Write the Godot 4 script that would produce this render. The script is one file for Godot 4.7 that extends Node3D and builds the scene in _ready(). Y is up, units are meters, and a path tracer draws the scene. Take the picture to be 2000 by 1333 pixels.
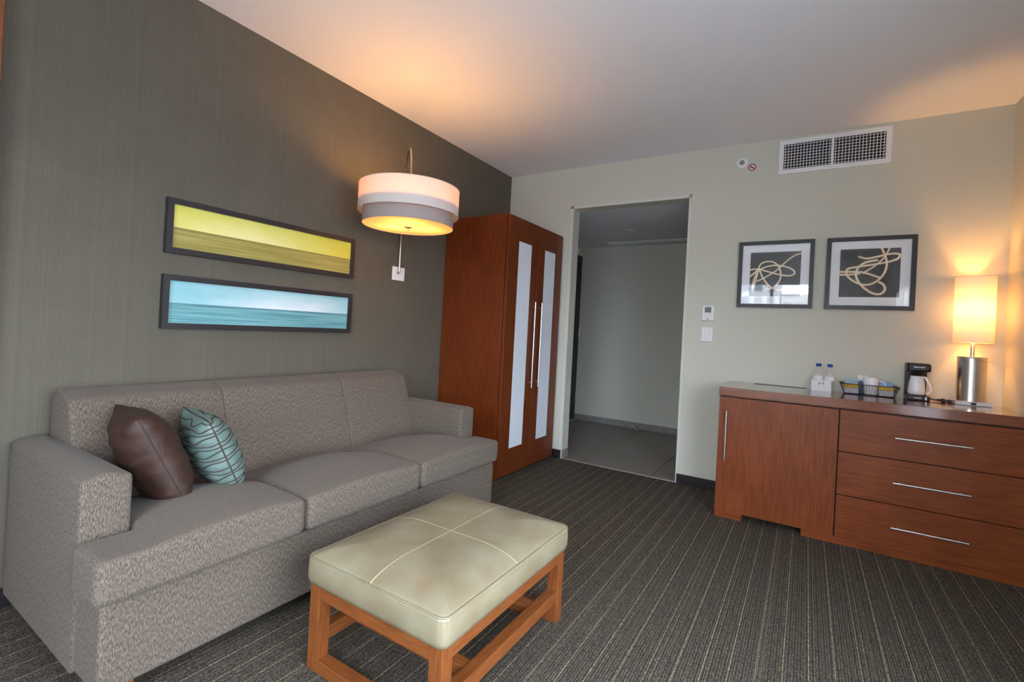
extends Node3D
# A hotel sitting room: sofa and ottoman on the left, wardrobe and doorway ahead, credenza on the right.
# x runs along the back wall, z from the back wall towards the windows, y up. Metres.

const W := 3.458      # width of the room
const H := 2.6        # height of the ceiling
const ZW := 5.2       # the window wall
const HALL_Z := -1.885
const HALL_Y := 2.235
const DOOR_L := 0.675
const DOOR_R := 1.66
const TOP := 0.832    # the credenza's top

var M := {}
var used := {}


func _ready() -> void:
	# ---- camera (principal point a little off the middle, as a cropped frame has it)
	var cam := Camera3D.new()
	cam.name = "camera"
	cam.projection = Camera3D.PROJECTION_FRUSTUM
	cam.near = 0.05
	cam.far = 400.0
	cam.size = 2.0 * cam.near * 666.5 / 932.1
	cam.frustum_offset = Vector2(0.01160, -0.03059) * cam.near
	cam.position = Vector3(2.4856, 1.1334, 3.8981)
	cam.rotation = Vector3(0.0044, 0.5627, 0.0527)
	add_child(cam)
	cam.current = true
	# ---- sky (overcast) and exposure
	var env := Environment.new()
	env.background_mode = Environment.BG_SKY
	var sm := ProceduralSkyMaterial.new()
	sm.sky_top_color = Color(0.90, 0.955, 1.0)
	sm.sky_curve = 0.4
	sm.sky_horizon_color = Color(0.78, 0.83, 0.88)
	sm.ground_bottom_color = Color(0.51, 0.53, 0.57)
	sm.ground_horizon_color = Color(0.53, 0.55, 0.59)
	sm.sky_energy_multiplier = 1.0
	var sky := Sky.new()
	sky.sky_material = sm
	env.sky = sky
	env.background_energy_multiplier = 26.0
	env.tonemap_mode = Environment.TONE_MAPPER_LINEAR
	env.tonemap_exposure = 1.0
	env.sdfgi_enabled = true
	env.ssao_enabled = true
	env.ssil_enabled = true
	var we := WorldEnvironment.new()
	we.name = "environment"
	we.environment = env
	add_child(we)

	make_materials()
	build_room()
	build_hall()
	build_outside()
	build_wardrobe()
	build_sofa()
	build_ottoman()
	build_credenza()
	build_arc_lamp()
	build_table_lamp()
	build_wall_art()
	build_wall_fittings()
	build_pillows()
	build_counter_things()


# ------------------------------------------------------------------ naming
func numbered(called: String) -> String:
	used[called] = int(used.get(called, -1)) + 1
	return called if used[called] == 0 else "%s_%03d" % [called, used[called]]


func thing(called: String, label: String, category: String, at := Vector3.ZERO, group := "") -> Node3D:
	var o := Node3D.new()
	o.name = numbered(called)
	add_child(o)
	o.position = at
	tag(o, label, category, group)
	return o


func tag(o: Node, label: String, category: String, group := "") -> void:
	o.set_meta("label", label)
	o.set_meta("category", category)
	if group != "":
		o.set_meta("group", group)


func struct_node(called: String) -> Node3D:
	var o := Node3D.new()
	o.name = numbered(called)
	add_child(o)
	o.set_meta("kind", "structure")
	return o


func part(called: String, mesh: Mesh, m: Material, parent: Node3D, at := Vector3.ZERO) -> MeshInstance3D:
	var o := MeshInstance3D.new()
	o.name = numbered(called) if parent == self else called
	o.mesh = mesh
	o.material_override = m
	o.position = at
	parent.add_child(o, true)
	return o


func structure(called: String, mesh: Mesh, m: Material) -> MeshInstance3D:
	var o := part(called, mesh, m, self)
	o.set_meta("kind", "structure")
	return o


# ------------------------------------------------------------------ mesh helpers
func begin() -> SurfaceTool:
	var s := SurfaceTool.new()
	s.begin(Mesh.PRIMITIVE_TRIANGLES)
	return s


func tri(s: SurfaceTool, a: Vector3, b: Vector3, c: Vector3, na: Vector3, nb: Vector3, nc: Vector3) -> void:
	if (b - a).cross(c - a).dot(na + nb + nc) > 0.0:
		var t := b
		b = c
		c = t
		t = nb
		nb = nc
		nc = t
	s.set_normal(na)
	s.add_vertex(a)
	s.set_normal(nb)
	s.add_vertex(b)
	s.set_normal(nc)
	s.add_vertex(c)


func quad(s: SurfaceTool, a: Vector3, b: Vector3, c: Vector3, d: Vector3, n: Vector3) -> void:
	tri(s, a, b, c, n, n, n)
	tri(s, a, c, d, n, n, n)


func box(s: SurfaceTool, lo: Vector3, hi: Vector3) -> void:
	var p := [lo, hi]
	for ax in 3:
		for e in 2:
			var n := Vector3.ZERO
			n[ax] = -1.0 if e == 0 else 1.0
			var u := (ax + 1) % 3
			var v := (ax + 2) % 3
			var q := []
			for k in [[0, 0], [1, 0], [1, 1], [0, 1]]:
				var w := Vector3.ZERO
				w[ax] = p[e][ax]
				w[u] = p[k[0]][u]
				w[v] = p[k[1]][v]
				q.append(w)
			quad(s, q[0], q[1], q[2], q[3], n)


func rbox(s: SurfaceTool, lo: Vector3, hi: Vector3, r: float, n := 1, tr := Transform3D()) -> void:
	# a box with rounded edges
	var c := (lo + hi) / 2.0
	var h := (hi - lo) / 2.0
	r = minf(r, minf(h.x, minf(h.y, h.z)) * 0.98)
	var inner := h - Vector3(r, r, r)
	for ax in 3:
		var u := (ax + 1) % 3
		var v := (ax + 2) % 3
		var us := stops(inner[u], r, n)
		var vs := stops(inner[v], r, n)
		for e in [-1.0, 1.0]:
			var ps := []
			var ns := []
			for a in us:
				for b in vs:
					var p := Vector3.ZERO
					p[ax] = e * h[ax]
					p[u] = a
					p[v] = b
					var q := p.clamp(-inner, inner)
					var nn := (p - q).normalized()
					ps.append(tr * (c + q + nn * r))
					ns.append(tr.basis * nn)
			var k := vs.size()
			for i in us.size() - 1:
				for j in k - 1:
					var i0 := i * k + j
					tri(s, ps[i0], ps[i0 + 1], ps[i0 + k + 1], ns[i0], ns[i0 + 1], ns[i0 + k + 1])
					tri(s, ps[i0], ps[i0 + k + 1], ps[i0 + k], ns[i0], ns[i0 + k + 1], ns[i0 + k])


func stops(inner: float, r: float, n: int) -> Array:
	var a := []
	for k in range(n, -1, -1):
		a.append(-inner - r * tan(PI / 4 * k / n))
	for k in range(0, n + 1):
		a.append(inner + r * tan(PI / 4 * k / n))
	return a


func rb(lo: Vector3, hi: Vector3, r := 0.002, n := 1) -> Mesh:
	var s := begin()
	rbox(s, lo, hi, r, n)
	return s.commit()


func bx(lo: Vector3, hi: Vector3) -> Mesh:
	var s := begin()
	box(s, lo, hi)
	return s.commit()


func tube(s: SurfaceTool, pts: PackedVector3Array, r: float, sides := 10, closed := false) -> void:
	var n := pts.size()
	var side := Vector3.ZERO
	var rings := []
	for i in n:
		var a := pts[(i - 1 + n) % n] if closed or i > 0 else pts[i]
		var b := pts[(i + 1) % n] if closed or i < n - 1 else pts[i]
		var t := (b - a).normalized()
		if side == Vector3.ZERO:
			side = t.cross(Vector3.UP if absf(t.y) < 0.9 else Vector3.RIGHT).normalized()
		side = (side - t * side.dot(t)).normalized()
		var up := t.cross(side)
		var ring := []
		for k in sides:
			var an := TAU * k / sides
			ring.append(side * cos(an) + up * sin(an))
		rings.append(ring)
	for i in (n if closed else n - 1):
		var j := (i + 1) % n
		for k in sides:
			var l := (k + 1) % sides
			var n0: Vector3 = rings[i][k]
			var n1: Vector3 = rings[i][l]
			var n2: Vector3 = rings[j][l]
			var n3: Vector3 = rings[j][k]
			tri(s, pts[i] + n0 * r, pts[i] + n1 * r, pts[j] + n2 * r, n0, n1, n2)
			tri(s, pts[i] + n0 * r, pts[j] + n2 * r, pts[j] + n3 * r, n0, n2, n3)
	if not closed:
		for e in [0, n - 1]:
			var t := (pts[0] - pts[1]).normalized() if e == 0 else (pts[n - 1] - pts[n - 2]).normalized()
			for k in sides:
				tri(s, pts[e], pts[e] + rings[e][k] * r, pts[e] + rings[e][(k + 1) % sides] * r, t, t, t)


func tb(pts: Array, r: float, sides := 10) -> Mesh:
	var s := begin()
	tube(s, PackedVector3Array(pts), r, sides)
	return s.commit()


func lathe(s: SurfaceTool, prof: Array, at := Vector3.ZERO, sides := 32) -> void:
	# prof: Vector2(radius, y) from bottom to top of the outline, walked so that the outside is on its right
	var n := prof.size()
	var seg := []
	for i in n - 1:
		var d: Vector2 = prof[i + 1] - prof[i]
		seg.append(Vector2(d.y, -d.x).normalized())
	for i in n - 1:
		var n0: Vector2 = seg[i]
		var n1: Vector2 = seg[i]
		if i > 0 and seg[i - 1].dot(seg[i]) > 0.75:
			n0 = (seg[i - 1] + seg[i]).normalized()
		if i < n - 2 and seg[i + 1].dot(seg[i]) > 0.75:
			n1 = (seg[i + 1] + seg[i]).normalized()
		for k in sides:
			var a := TAU * k / sides
			var b := TAU * (k + 1) / sides
			var p := [rot(prof[i], a), rot(prof[i], b), rot(prof[i + 1], b), rot(prof[i + 1], a)]
			var q := [rot(n0, a), rot(n0, b), rot(n1, b), rot(n1, a)]
			if prof[i].x > 1e-6:
				tri(s, at + p[0], at + p[1], at + p[2], q[0], q[1], q[2])
			if prof[i + 1].x > 1e-6:
				tri(s, at + p[0], at + p[2], at + p[3], q[0], q[2], q[3])


func rot(p: Vector2, a: float) -> Vector3:
	return Vector3(p.x * cos(a), p.y, p.x * sin(a))


func la(prof: Array, at := Vector3.ZERO, sides := 32) -> Mesh:
	var s := begin()
	lathe(s, prof, at, sides)
	return s.commit()


func soft(tv: PackedVector3Array) -> Mesh:
	# a closed surface given as loose triangles: wound clockwise, with smooth normals
	var vol := 0.0
	for i in range(0, tv.size(), 3):
		vol += tv[i].dot(tv[i + 1].cross(tv[i + 2]))
	var s := begin()
	for i in range(0, tv.size(), 3):
		s.add_vertex(tv[i])
		s.add_vertex(tv[i + 2] if vol > 0.0 else tv[i + 1])
		s.add_vertex(tv[i + 1] if vol > 0.0 else tv[i + 2])
	s.index()
	s.generate_normals()
	return s.commit()


func rings_mesh(rings: Array) -> Mesh:
	# rings of equally many points, closed by a fan at each end
	var tv := PackedVector3Array()
	var n: int = rings[0].size()
	for i in rings.size() - 1:
		for k in n:
			var l := (k + 1) % n
			tv.append_array([rings[i][k], rings[i][l], rings[i + 1][l], rings[i][k], rings[i + 1][l], rings[i + 1][k]])
	for e in [0, rings.size() - 1]:
		var mid := Vector3.ZERO
		for p in rings[e]:
			mid += p
		mid /= n
		for k in n:
			var l := (k + 1) % n
			if e == 0:
				tv.append_array([mid, rings[e][l], rings[e][k]])
			else:
				tv.append_array([mid, rings[e][k], rings[e][l]])
	return soft(tv)


func inset(prof: PackedVector2Array, d: float) -> PackedVector2Array:
	var n := prof.size()
	var area := 0.0
	for i in n:
		area += prof[i].cross(prof[(i + 1) % n])
	var out := PackedVector2Array()
	for i in n:
		var a := (prof[i] - prof[(i - 1 + n) % n]).normalized()
		var b := (prof[(i + 1) % n] - prof[i]).normalized()
		var t := (a + b).normalized()
		var nn := Vector2(-t.y, t.x) if area > 0.0 else Vector2(t.y, -t.x)
		out.append(prof[i] + nn * d)
	return out


func rounded(pts: Array, radii: Array, seg := 4) -> PackedVector2Array:
	# a polygon with its corners rounded
	var out := PackedVector2Array()
	var n := pts.size()
	for i in n:
		var p: Vector2 = pts[i]
		var a: Vector2 = (pts[(i - 1 + n) % n] - p).normalized()
		var b: Vector2 = (pts[(i + 1) % n] - p).normalized()
		var half := acos(clampf(a.dot(b), -1, 1)) / 2.0
		var d: float = radii[i] / tan(half)
		var p0 := p + a * d
		var p1 := p + b * d
		for k in seg + 1:
			var t := float(k) / seg
			out.append(p0.lerp(p, t).lerp(p.lerp(p1, t), t))
	return out


func densify(prof: PackedVector2Array, step: float) -> PackedVector2Array:
	var out := PackedVector2Array()
	var n := prof.size()
	for i in n:
		var a := prof[i]
		var b := prof[(i + 1) % n]
		var m := maxi(1, int(ceil(a.distance_to(b) / step)))
		for k in m:
			out.append(a.lerp(b, float(k) / m))
	return out


func loft(prof: PackedVector2Array, t0: float, t1: float, r: float, place: Callable, mid := 6) -> Mesh:
	var rings := []
	var steps := []
	for k in 5:
		var a := PI / 2 * k / 4
		steps.append([t0 + r - r * cos(a), r * (1.0 - sin(a))])
	for k in range(1, mid):
		steps.append([lerpf(t0 + r, t1 - r, float(k) / mid), 0.0])
	for k in 5:
		var a := PI / 2 * k / 4
		steps.append([t1 - r + r * sin(a), r * (1.0 - cos(a))])
	for st in steps:
		var ring := PackedVector3Array()
		for p in (inset(prof, st[1]) if st[1] > 1e-5 else prof):
			ring.append(place.call(st[0], p))
		rings.append(ring)
	return rings_mesh(rings)


func nets(lo: Vector3, hi: Vector3, cell: float, f: Callable) -> Mesh:
	# surface nets of a distance field
	var n := Vector3i(((hi - lo) / cell).ceil()) + Vector3i.ONE
	var sy := n.x
	var sz := n.x * n.y
	var val := PackedFloat32Array()
	val.resize(n.x * n.y * n.z)
	for z in n.z:
		for y in n.y:
			for x in n.x:
				val[x + y * sy + z * sz] = f.call(lo + Vector3(x, y, z) * cell)
	var vert := {}
	var offs := [0, 1, sy, sy + 1, sz, sz + 1, sz + sy, sz + sy + 1]
	var at := [Vector3(0, 0, 0), Vector3(1, 0, 0), Vector3(0, 1, 0), Vector3(1, 1, 0), Vector3(0, 0, 1), Vector3(1, 0, 1), Vector3(0, 1, 1), Vector3(1, 1, 1)]
	var edges := [[0, 1], [2, 3], [4, 5], [6, 7], [0, 2], [1, 3], [4, 6], [5, 7], [0, 4], [1, 5], [2, 6], [3, 7]]
	for z in n.z - 1:
		for y in n.y - 1:
			for x in n.x - 1:
				var i := x + y * sy + z * sz
				var neg := 0
				for k in 8:
					if val[i + offs[k]] < 0.0:
						neg += 1
				if neg == 0 or neg == 8:
					continue
				var sum := Vector3.ZERO
				var cnt := 0
				for e in edges:
					var a := val[i + offs[e[0]]]
					var b := val[i + offs[e[1]]]
					if (a < 0.0) != (b < 0.0):
						sum += at[e[0]].lerp(at[e[1]], a / (a - b))
						cnt += 1
				vert[i] = lo + (Vector3(x, y, z) + sum / cnt) * cell
	var tv := PackedVector3Array()
	for z in range(1, n.z - 1):
		for y in range(1, n.y - 1):
			for x in range(1, n.x - 1):
				var i := x + y * sy + z * sz
				var a := val[i] < 0.0
				for ax in 3:
					var step: int = [1, sy, sz][ax]
					if a == (val[i + step] < 0.0):
						continue
					var u: int = [sy, sz, 1][ax]
					var v: int = [sz, 1, sy][ax]
					var q := [vert[i], vert[i - u], vert[i - u - v], vert[i - v]]
					if a:
						tv.append_array([q[0], q[1], q[2], q[0], q[2], q[3]])
					else:
						tv.append_array([q[0], q[2], q[1], q[0], q[3], q[2]])
	return soft(tv)


# ------------------------------------------------------------------ materials
func srgb(r: float, g: float, b: float) -> Color:
	return Color(r / 255.0, g / 255.0, b / 255.0)


func ntex(freq: float, cols: Array, oct := 4, size := 512, sd := 1, kind := FastNoiseLite.TYPE_SIMPLEX_SMOOTH) -> NoiseTexture2D:
	var n := FastNoiseLite.new()
	n.seed = sd
	n.noise_type = kind
	n.frequency = freq
	n.fractal_octaves = oct
	var t := NoiseTexture2D.new()
	t.width = size
	t.height = size
	t.seamless = true
	t.noise = n
	var g := Gradient.new()
	var offs := PackedFloat32Array()
	var cc := PackedColorArray()
	for i in cols.size():
		offs.append(float(i) / (cols.size() - 1))
		cc.append(cols[i])
	g.offsets = offs
	g.colors = cc
	t.color_ramp = g
	return t


func mat(c: Color, rough := 0.6, metal := 0.0) -> StandardMaterial3D:
	var m := StandardMaterial3D.new()
	m.albedo_color = c
	m.roughness = rough
	m.metallic = metal
	return m


func tmat(t: Texture2D, scale: Vector3, rough := 0.6, tint := Color.WHITE) -> StandardMaterial3D:
	var m := mat(tint, rough)
	m.albedo_texture = t
	m.uv1_triplanar = true
	m.uv1_triplanar_sharpness = 8.0
	m.uv1_scale = scale
	return m


func second(m: StandardMaterial3D, t: Texture2D, scale: Vector3) -> void:
	m.detail_enabled = true
	m.detail_albedo = t
	m.detail_blend_mode = BaseMaterial3D.BLEND_MODE_MUL
	m.detail_uv_layer = BaseMaterial3D.DETAIL_UV_2
	m.uv2_triplanar = true
	m.uv2_triplanar_sharpness = 8.0
	m.uv2_scale = scale


func bump(m: StandardMaterial3D, t: Texture2D, depth: float) -> void:
	m.heightmap_enabled = true
	m.heightmap_texture = t
	m.heightmap_scale = depth


func grey(v: float) -> Color:
	return Color(v, v, v)


func make_materials() -> void:
	var fine := ntex(0.12, [grey(0.0), grey(1.0)], 3, 512, 3)
	var mottle := ntex(0.012, [grey(0.95), grey(1.0)], 4, 512, 9)
	# cherry veneer
	var wood := ntex(0.035, [srgb(112, 54, 25), srgb(126, 62, 29), srgb(135, 68, 33), srgb(146, 77, 38)], 3, 1024, 11)
	var blot := ntex(0.006, [Color(0.90, 0.88, 0.86), Color(1, 1, 1)], 3, 512, 21)
	for g in [["wood_up", Vector3(1.6, 0.12, 1.6)], ["wood_x", Vector3(0.12, 1.6, 1.6)], ["wood_z", Vector3(1.6, 1.6, 0.12)]]:
		var m := tmat(wood, g[1], 0.36)
		second(m, blot, Vector3(1.1, 0.7, 1.1))
		m.metallic_specular = 0.4
		M[g[0]] = m
	M.wood_top = tmat(wood, Vector3(0.12, 1.6, 1.6), 0.16, Color(0.95, 0.92, 0.9))
	M.wood_top.clearcoat_enabled = true
	M.wood_top.clearcoat = 1.0
	M.wood_top.clearcoat_roughness = 0.12
	M.wood_wardrobe = tmat(wood, Vector3(1.6, 0.12, 1.6), 0.36, Color(0.86, 0.82, 0.80))
	second(M.wood_wardrobe, blot, Vector3(1.1, 0.7, 1.1))
	M.wood_wardrobe.metallic_specular = 0.4
	M.wood_dark = mat(srgb(40, 18, 12), 0.6)
	var lw := ntex(0.035, [srgb(104, 55, 24), srgb(126, 70, 33), srgb(141, 83, 43)], 5, 512, 31)
	M.leg_up = tmat(lw, Vector3(5, 0.5, 5), 0.38)
	M.leg_x = tmat(lw, Vector3(0.5, 5, 5), 0.38)
	M.leg_z = tmat(lw, Vector3(5, 5, 0.5), 0.38)
	# wall coverings
	M.wall_dark = tmat(weave(srgb(108, 101, 88), srgb(86, 80, 69)), Vector3(3.0, 3.0, 3.0), 0.8)
	second(M.wall_dark, mottle, Vector3(0.6, 0.6, 0.6))
	var plain := ntex(0.08, [srgb(207, 205, 191), srgb(212, 210, 197)], 3, 512, 5)
	M.wall_light = tmat(plain, Vector3(4, 1.5, 4), 0.75)
	M.jamb = mat(srgb(214, 213, 204), 0.55)
	M.ceiling = mat(srgb(240, 241, 246), 0.9)
	M.base_dark = mat(srgb(34, 30, 32), 0.4)
	M.carpet = carpet()
	bump(M.carpet, fine, 0.25)
	var tl := ntex(0.02, [srgb(126, 119, 113), srgb(140, 133, 126)], 4, 512, 15)
	M.tile = tmat(tl, Vector3(1.3, 1.3, 1.3), 0.42)
	M.grout = mat(srgb(70, 66, 64), 0.9)
	M.skirt = tmat(ntex(0.03, [srgb(132, 128, 126), srgb(152, 148, 145)], 3, 256, 17), Vector3(2, 2, 2), 0.45)
	# upholstery
	var chen := ntex(0.09, [srgb(50, 40, 33), srgb(94, 83, 74), srgb(118, 105, 94), srgb(164, 150, 138)], 3, 512, 41)
	M.sofa = tmat(chen, Vector3(6.5, 1.2, 6.5), 0.92)
	second(M.sofa, ntex(0.10, [Color(0.70, 0.68, 0.66), Color(0.95, 0.95, 0.95), Color(1, 1, 1)], 2, 512, 43), Vector3(3.2, 2.0, 3.2))
	M.sofa.rim_enabled = true
	M.sofa.rim = 0.15
	M.sofa.rim_tint = 0.5
	bump(M.sofa, chen, 0.05)
	var hide := ntex(0.010, [srgb(130, 116, 92), srgb(139, 128, 105), srgb(146, 139, 118)], 4, 512, 51)
	M.leather = tmat(hide, Vector3(1.3, 1.3, 1.3), 0.42)
	bump(M.leather, fine, 0.03)
	M.leather_welt = mat(srgb(158, 149, 124), 0.5)
	M.stitch = mat(srgb(140, 130, 106), 0.7)
	M.brown_satin = tmat(ntex(0.02, [srgb(47, 27, 19), srgb(60, 35, 25)], 4, 256, 61), Vector3(3, 3, 3), 0.62)
	bump(M.brown_satin, ntex(0.012, [grey(0), grey(1)], 3, 512, 63), 0.25)
	M.teal_satin = tmat(ntex(0.02, [srgb(84, 104, 101), srgb(110, 130, 126)], 4, 256, 65), Vector3(3, 3, 3), 0.4)
	M.cord_brown = mat(srgb(62, 54, 46), 0.8)
	# metal, plastic, glass
	M.steel = mat(srgb(226, 225, 224), 0.34, 1.0)
	M.nickel = mat(srgb(196, 186, 172), 0.30, 1.0)
	M.brushed = mat(srgb(205, 200, 194), 0.28, 1.0)
	M.plate = mat(srgb(222, 222, 222), 0.42, 0.3)
	M.white = mat(srgb(240, 240, 242), 0.45)
	M.white_gloss = mat(srgb(242, 242, 242), 0.2)
	M.black = mat(srgb(22, 22, 24), 0.35)
	M.black_matt = mat(srgb(16, 16, 17), 0.8)
	M.frame_dark = mat(srgb(44, 41, 44), 0.38)
	M.frosted = mat(srgb(226, 233, 243), 0.35)
	M.matboard = mat(srgb(246, 247, 250), 0.8)
	M.entry_door = mat(srgb(34, 27, 24), 0.5)
	var gl := mat(Color(1, 1, 1, 0.004), 0.01)
	gl.transparency = BaseMaterial3D.TRANSPARENCY_ALPHA
	M.pane = gl
	var pet := mat(Color(0.96, 0.98, 1.0, 0.08), 0.05)
	pet.transparency = BaseMaterial3D.TRANSPARENCY_ALPHA
	M.pet = pet
	# lamp shades: light passes through the cloth
	M.shade_white = shade(srgb(218, 212, 208), srgb(150, 124, 108))
	M.shade_taupe = mat(srgb(158, 146, 144), 0.9)
	M.diffuser = shade(srgb(240, 226, 190), srgb(205, 180, 128))
	M.shade_table = shade(srgb(240, 228, 212), srgb(108, 102, 96))
	var bulb := mat(srgb(255, 230, 190), 0.5)
	bulb.emission_enabled = true
	bulb.emission = srgb(255, 190, 110)
	bulb.emission_energy_multiplier = 4.0
	M.bulb = bulb


func shade(c: Color, through: Color) -> StandardMaterial3D:
	var m := mat(c, 0.85)
	m.backlight_enabled = true
	m.backlight = through
	return m


func weave(a: Color, b: Color) -> ImageTexture:
	# woven wall covering: threads across and along
	var r := RandomNumberGenerator.new()
	r.seed = 5
	var n := 512
	var im := Image.create(n, n, false, Image.FORMAT_RGB8)
	var row := PackedFloat32Array()
	var col := PackedFloat32Array()
	for i in n:
		row.append(r.randf())
		col.append(r.randf())
	var fn := FastNoiseLite.new()
	fn.seed = 2
	fn.frequency = 0.05
	for y in n:
		for x in n:
			var t := 0.5 * col[x] + 0.3 * row[y] + 0.2 * r.randf() + 0.15 * fn.get_noise_2d(x, y)
			im.set_pixel(x, y, b.lerp(a, clampf(t, 0, 1)))
	return ImageTexture.create_from_image(im)


func carpet() -> StandardMaterial3D:
	# loop-pile stripes that run along z; eight repeats of 77.7 mm across the picture
	var r := RandomNumberGenerator.new()
	r.seed = 12
	var wd := 1024
	var ht := 512
	var im := Image.create(wd, ht, false, Image.FORMAT_RGB8)
	var tones := [srgb(80, 73, 66), srgb(99, 91, 82), srgb(70, 64, 58), srgb(108, 100, 90)]
	var line := srgb(150, 140, 108)
	var cols := []
	for x in wd:
		# fine ribs, a little darker and lighter by turns
		var k := int(x / 5.12)
		var c: Color = tones[(k * 7 + int(k / 3)) % 4]
		cols.append(c.darkened(0.16) if int(x * 10.0 / 51.2) % 2 == 1 else c)
	for p in 8:
		for i in 4:
			cols[p * 128 + 60 + i] = line if p % 4 != 3 else line.lerp(tones[3], 0.3)
		if p % 2 == 1:
			for i in 3:
				cols[p * 128 + 90 + i] = line.lerp(tones[1], 0.6)
	for yy in range(0, ht, 8):
		for xx in range(0, wd, 4):
			var loop := 0.72 + 0.62 * r.randf()
			for y2 in 8:
				for x2 in 4:
					var c: Color = cols[xx + x2]
					var k := loop * (0.80 if y2 == 7 else 1.0)
					im.set_pixel(xx + x2, yy + y2, Color(c.r * k, c.g * k, c.b * k))
	var m := tmat(ImageTexture.create_from_image(im), Vector3(1.0 / 0.6216, 1.0, 1.0 / 0.31), 1.0)
	m.uv1_offset = Vector3(-(2.150 / 0.6216) + 62.0 / 1024.0, 0, 0)
	m.metallic_specular = 0.2
	return m


# ------------------------------------------------------------------ the room
func build_room() -> void:
	structure("floor", bx(Vector3(-0.12, -0.12, 0.0), Vector3(W + 0.12, 0.0, ZW + 0.12)), M.carpet)
	structure("ceiling", bx(Vector3(-0.12, H, -0.13), Vector3(W + 0.12, H + 0.12, ZW + 0.12)), M.ceiling)
	structure("wall_left", bx(Vector3(-0.12, 0.0, -0.13), Vector3(0.0, H, ZW + 0.12)), M.wall_dark)
	# back wall with the opening to the hall
	var s := begin()
	box(s, Vector3(0.0, 0.0, -0.13), Vector3(DOOR_L, H, 0.0))
	box(s, Vector3(DOOR_R, 0.0, -0.13), Vector3(W + 0.12, H, 0.0))
	box(s, Vector3(DOOR_L, HALL_Y, -0.13), Vector3(DOOR_R, H, 0.0))
	structure("wall_back", s.commit(), M.wall_light)
	# right wall with a window
	var z0 := 2.5
	var z1 := 4.5
	var y0 := 0.35
	var y1 := 1.95
	s = begin()
	box(s, Vector3(W, 0.0, 0.0), Vector3(W + 0.12, H, z0))
	box(s, Vector3(W, 0.0, z1), Vector3(W + 0.12, H, ZW + 0.12))
	box(s, Vector3(W, 0.0, z0), Vector3(W + 0.12, y0, z1))
	box(s, Vector3(W, y1, z0), Vector3(W + 0.12, H, z1))
	structure("wall_right", s.commit(), M.wall_light)
	# window wall behind the camera
	var x0 := 1.30
	var x1 := 2.60
	var v0 := 0.60
	var v1 := 2.15
	s = begin()
	box(s, Vector3(0.0, 0.0, ZW), Vector3(x0, H, ZW + 0.12))
	box(s, Vector3(x1, 0.0, ZW), Vector3(W, H, ZW + 0.12))
	box(s, Vector3(x0, 0.0, ZW), Vector3(x1, v0, ZW + 0.12))
	box(s, Vector3(x0, v1, ZW), Vector3(x1, H, ZW + 0.12))
	structure("wall_front", s.commit(), M.wall_light)
	# window 1: right wall
	var w1 := struct_node("window_1")
	s = begin()
	var xa := W + 0.03
	var xb := W + 0.09
	box(s, Vector3(xa, y0, z0), Vector3(xb, y0 + 0.05, z1))
	box(s, Vector3(xa, y1 - 0.05, z0), Vector3(xb, y1, z1))
	for z in [z0, (z0 + z1) / 2 - 0.025, z1 - 0.05]:
		box(s, Vector3(xa, y0 + 0.05, z), Vector3(xb, y1 - 0.05, z + 0.05))
	part("window_frame", s.commit(), M.white, w1)
	for k in 2:
		var za := z0 + 0.05 if k == 0 else (z0 + z1) / 2 + 0.025
		var zb := (z0 + z1) / 2 - 0.025 if k == 0 else z1 - 0.05
		part("pane", bx(Vector3(W + 0.058, y0 + 0.05, za), Vector3(W + 0.062, y1 - 0.05, zb)), M.pane, w1)
	# window 2: behind the camera
	var w2 := struct_node("window_2")
	s = begin()
	xa = ZW + 0.03
	xb = ZW + 0.09
	box(s, Vector3(x0, v0, xa), Vector3(x1, v0 + 0.05, xb))
	box(s, Vector3(x0, v1 - 0.05, xa), Vector3(x1, v1, xb))
	for x in [x0, (x0 + x1) / 2 - 0.025, x1 - 0.05]:
		box(s, Vector3(x, v0 + 0.05, xa), Vector3(x + 0.05, v1 - 0.05, xb))
	part("window_frame", s.commit(), M.white, w2)
	for k in 2:
		var za := x0 + 0.05 if k == 0 else (x0 + x1) / 2 + 0.025
		var zb := (x0 + x1) / 2 - 0.025 if k == 0 else x1 - 0.05
		part("pane", bx(Vector3(za, v0 + 0.05, ZW + 0.058), Vector3(zb, v1 - 0.05, ZW + 0.062)), M.pane, w2)
	# skirting
	s = begin()
	rbox(s, Vector3(0.0, 0.0, 0.96), Vector3(0.012, 0.075, 3.44), 0.003)
	structure("baseboard_left", s.commit(), M.base_dark)
	s = begin()
	rbox(s, Vector3(0.0, 0.0, 0.0), Vector3(DOOR_L - 0.005, 0.075, 0.012), 0.003)
	rbox(s, Vector3(DOOR_R + 0.008, 0.0, 0.0), Vector3(2.03, 0.075, 0.012), 0.003)
	structure("baseboard_back", s.commit(), M.base_dark)
	# corner guards round the opening
	s = begin()
	rbox(s, Vector3(DOOR_L - 0.028, 0.0, 0.0), Vector3(DOOR_L + 0.002, HALL_Y + 0.028, 0.0035), 0.0015)
	rbox(s, Vector3(DOOR_R - 0.002, 0.0, 0.0), Vector3(DOOR_R + 0.020, HALL_Y + 0.028, 0.0035), 0.0015)
	rbox(s, Vector3(DOOR_L - 0.028, HALL_Y - 0.002, 0.0), Vector3(DOOR_R + 0.020, HALL_Y + 0.024, 0.0035), 0.0015)
	structure("trim_1", s.commit(), M.jamb)
	# tile skirting that turns the corner of the reveal
	structure("trim_2", rb(Vector3(DOOR_L, 0.0, -0.13), Vector3(DOOR_L + 0.008, 0.075, 0.0), 0.002), M.skirt)
	# metal edge between tile and carpet
	structure("trim_3", rb(Vector3(DOOR_L, -0.01, -0.008), Vector3(DOOR_R, 0.006, 0.004), 0.002), M.steel)
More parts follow.
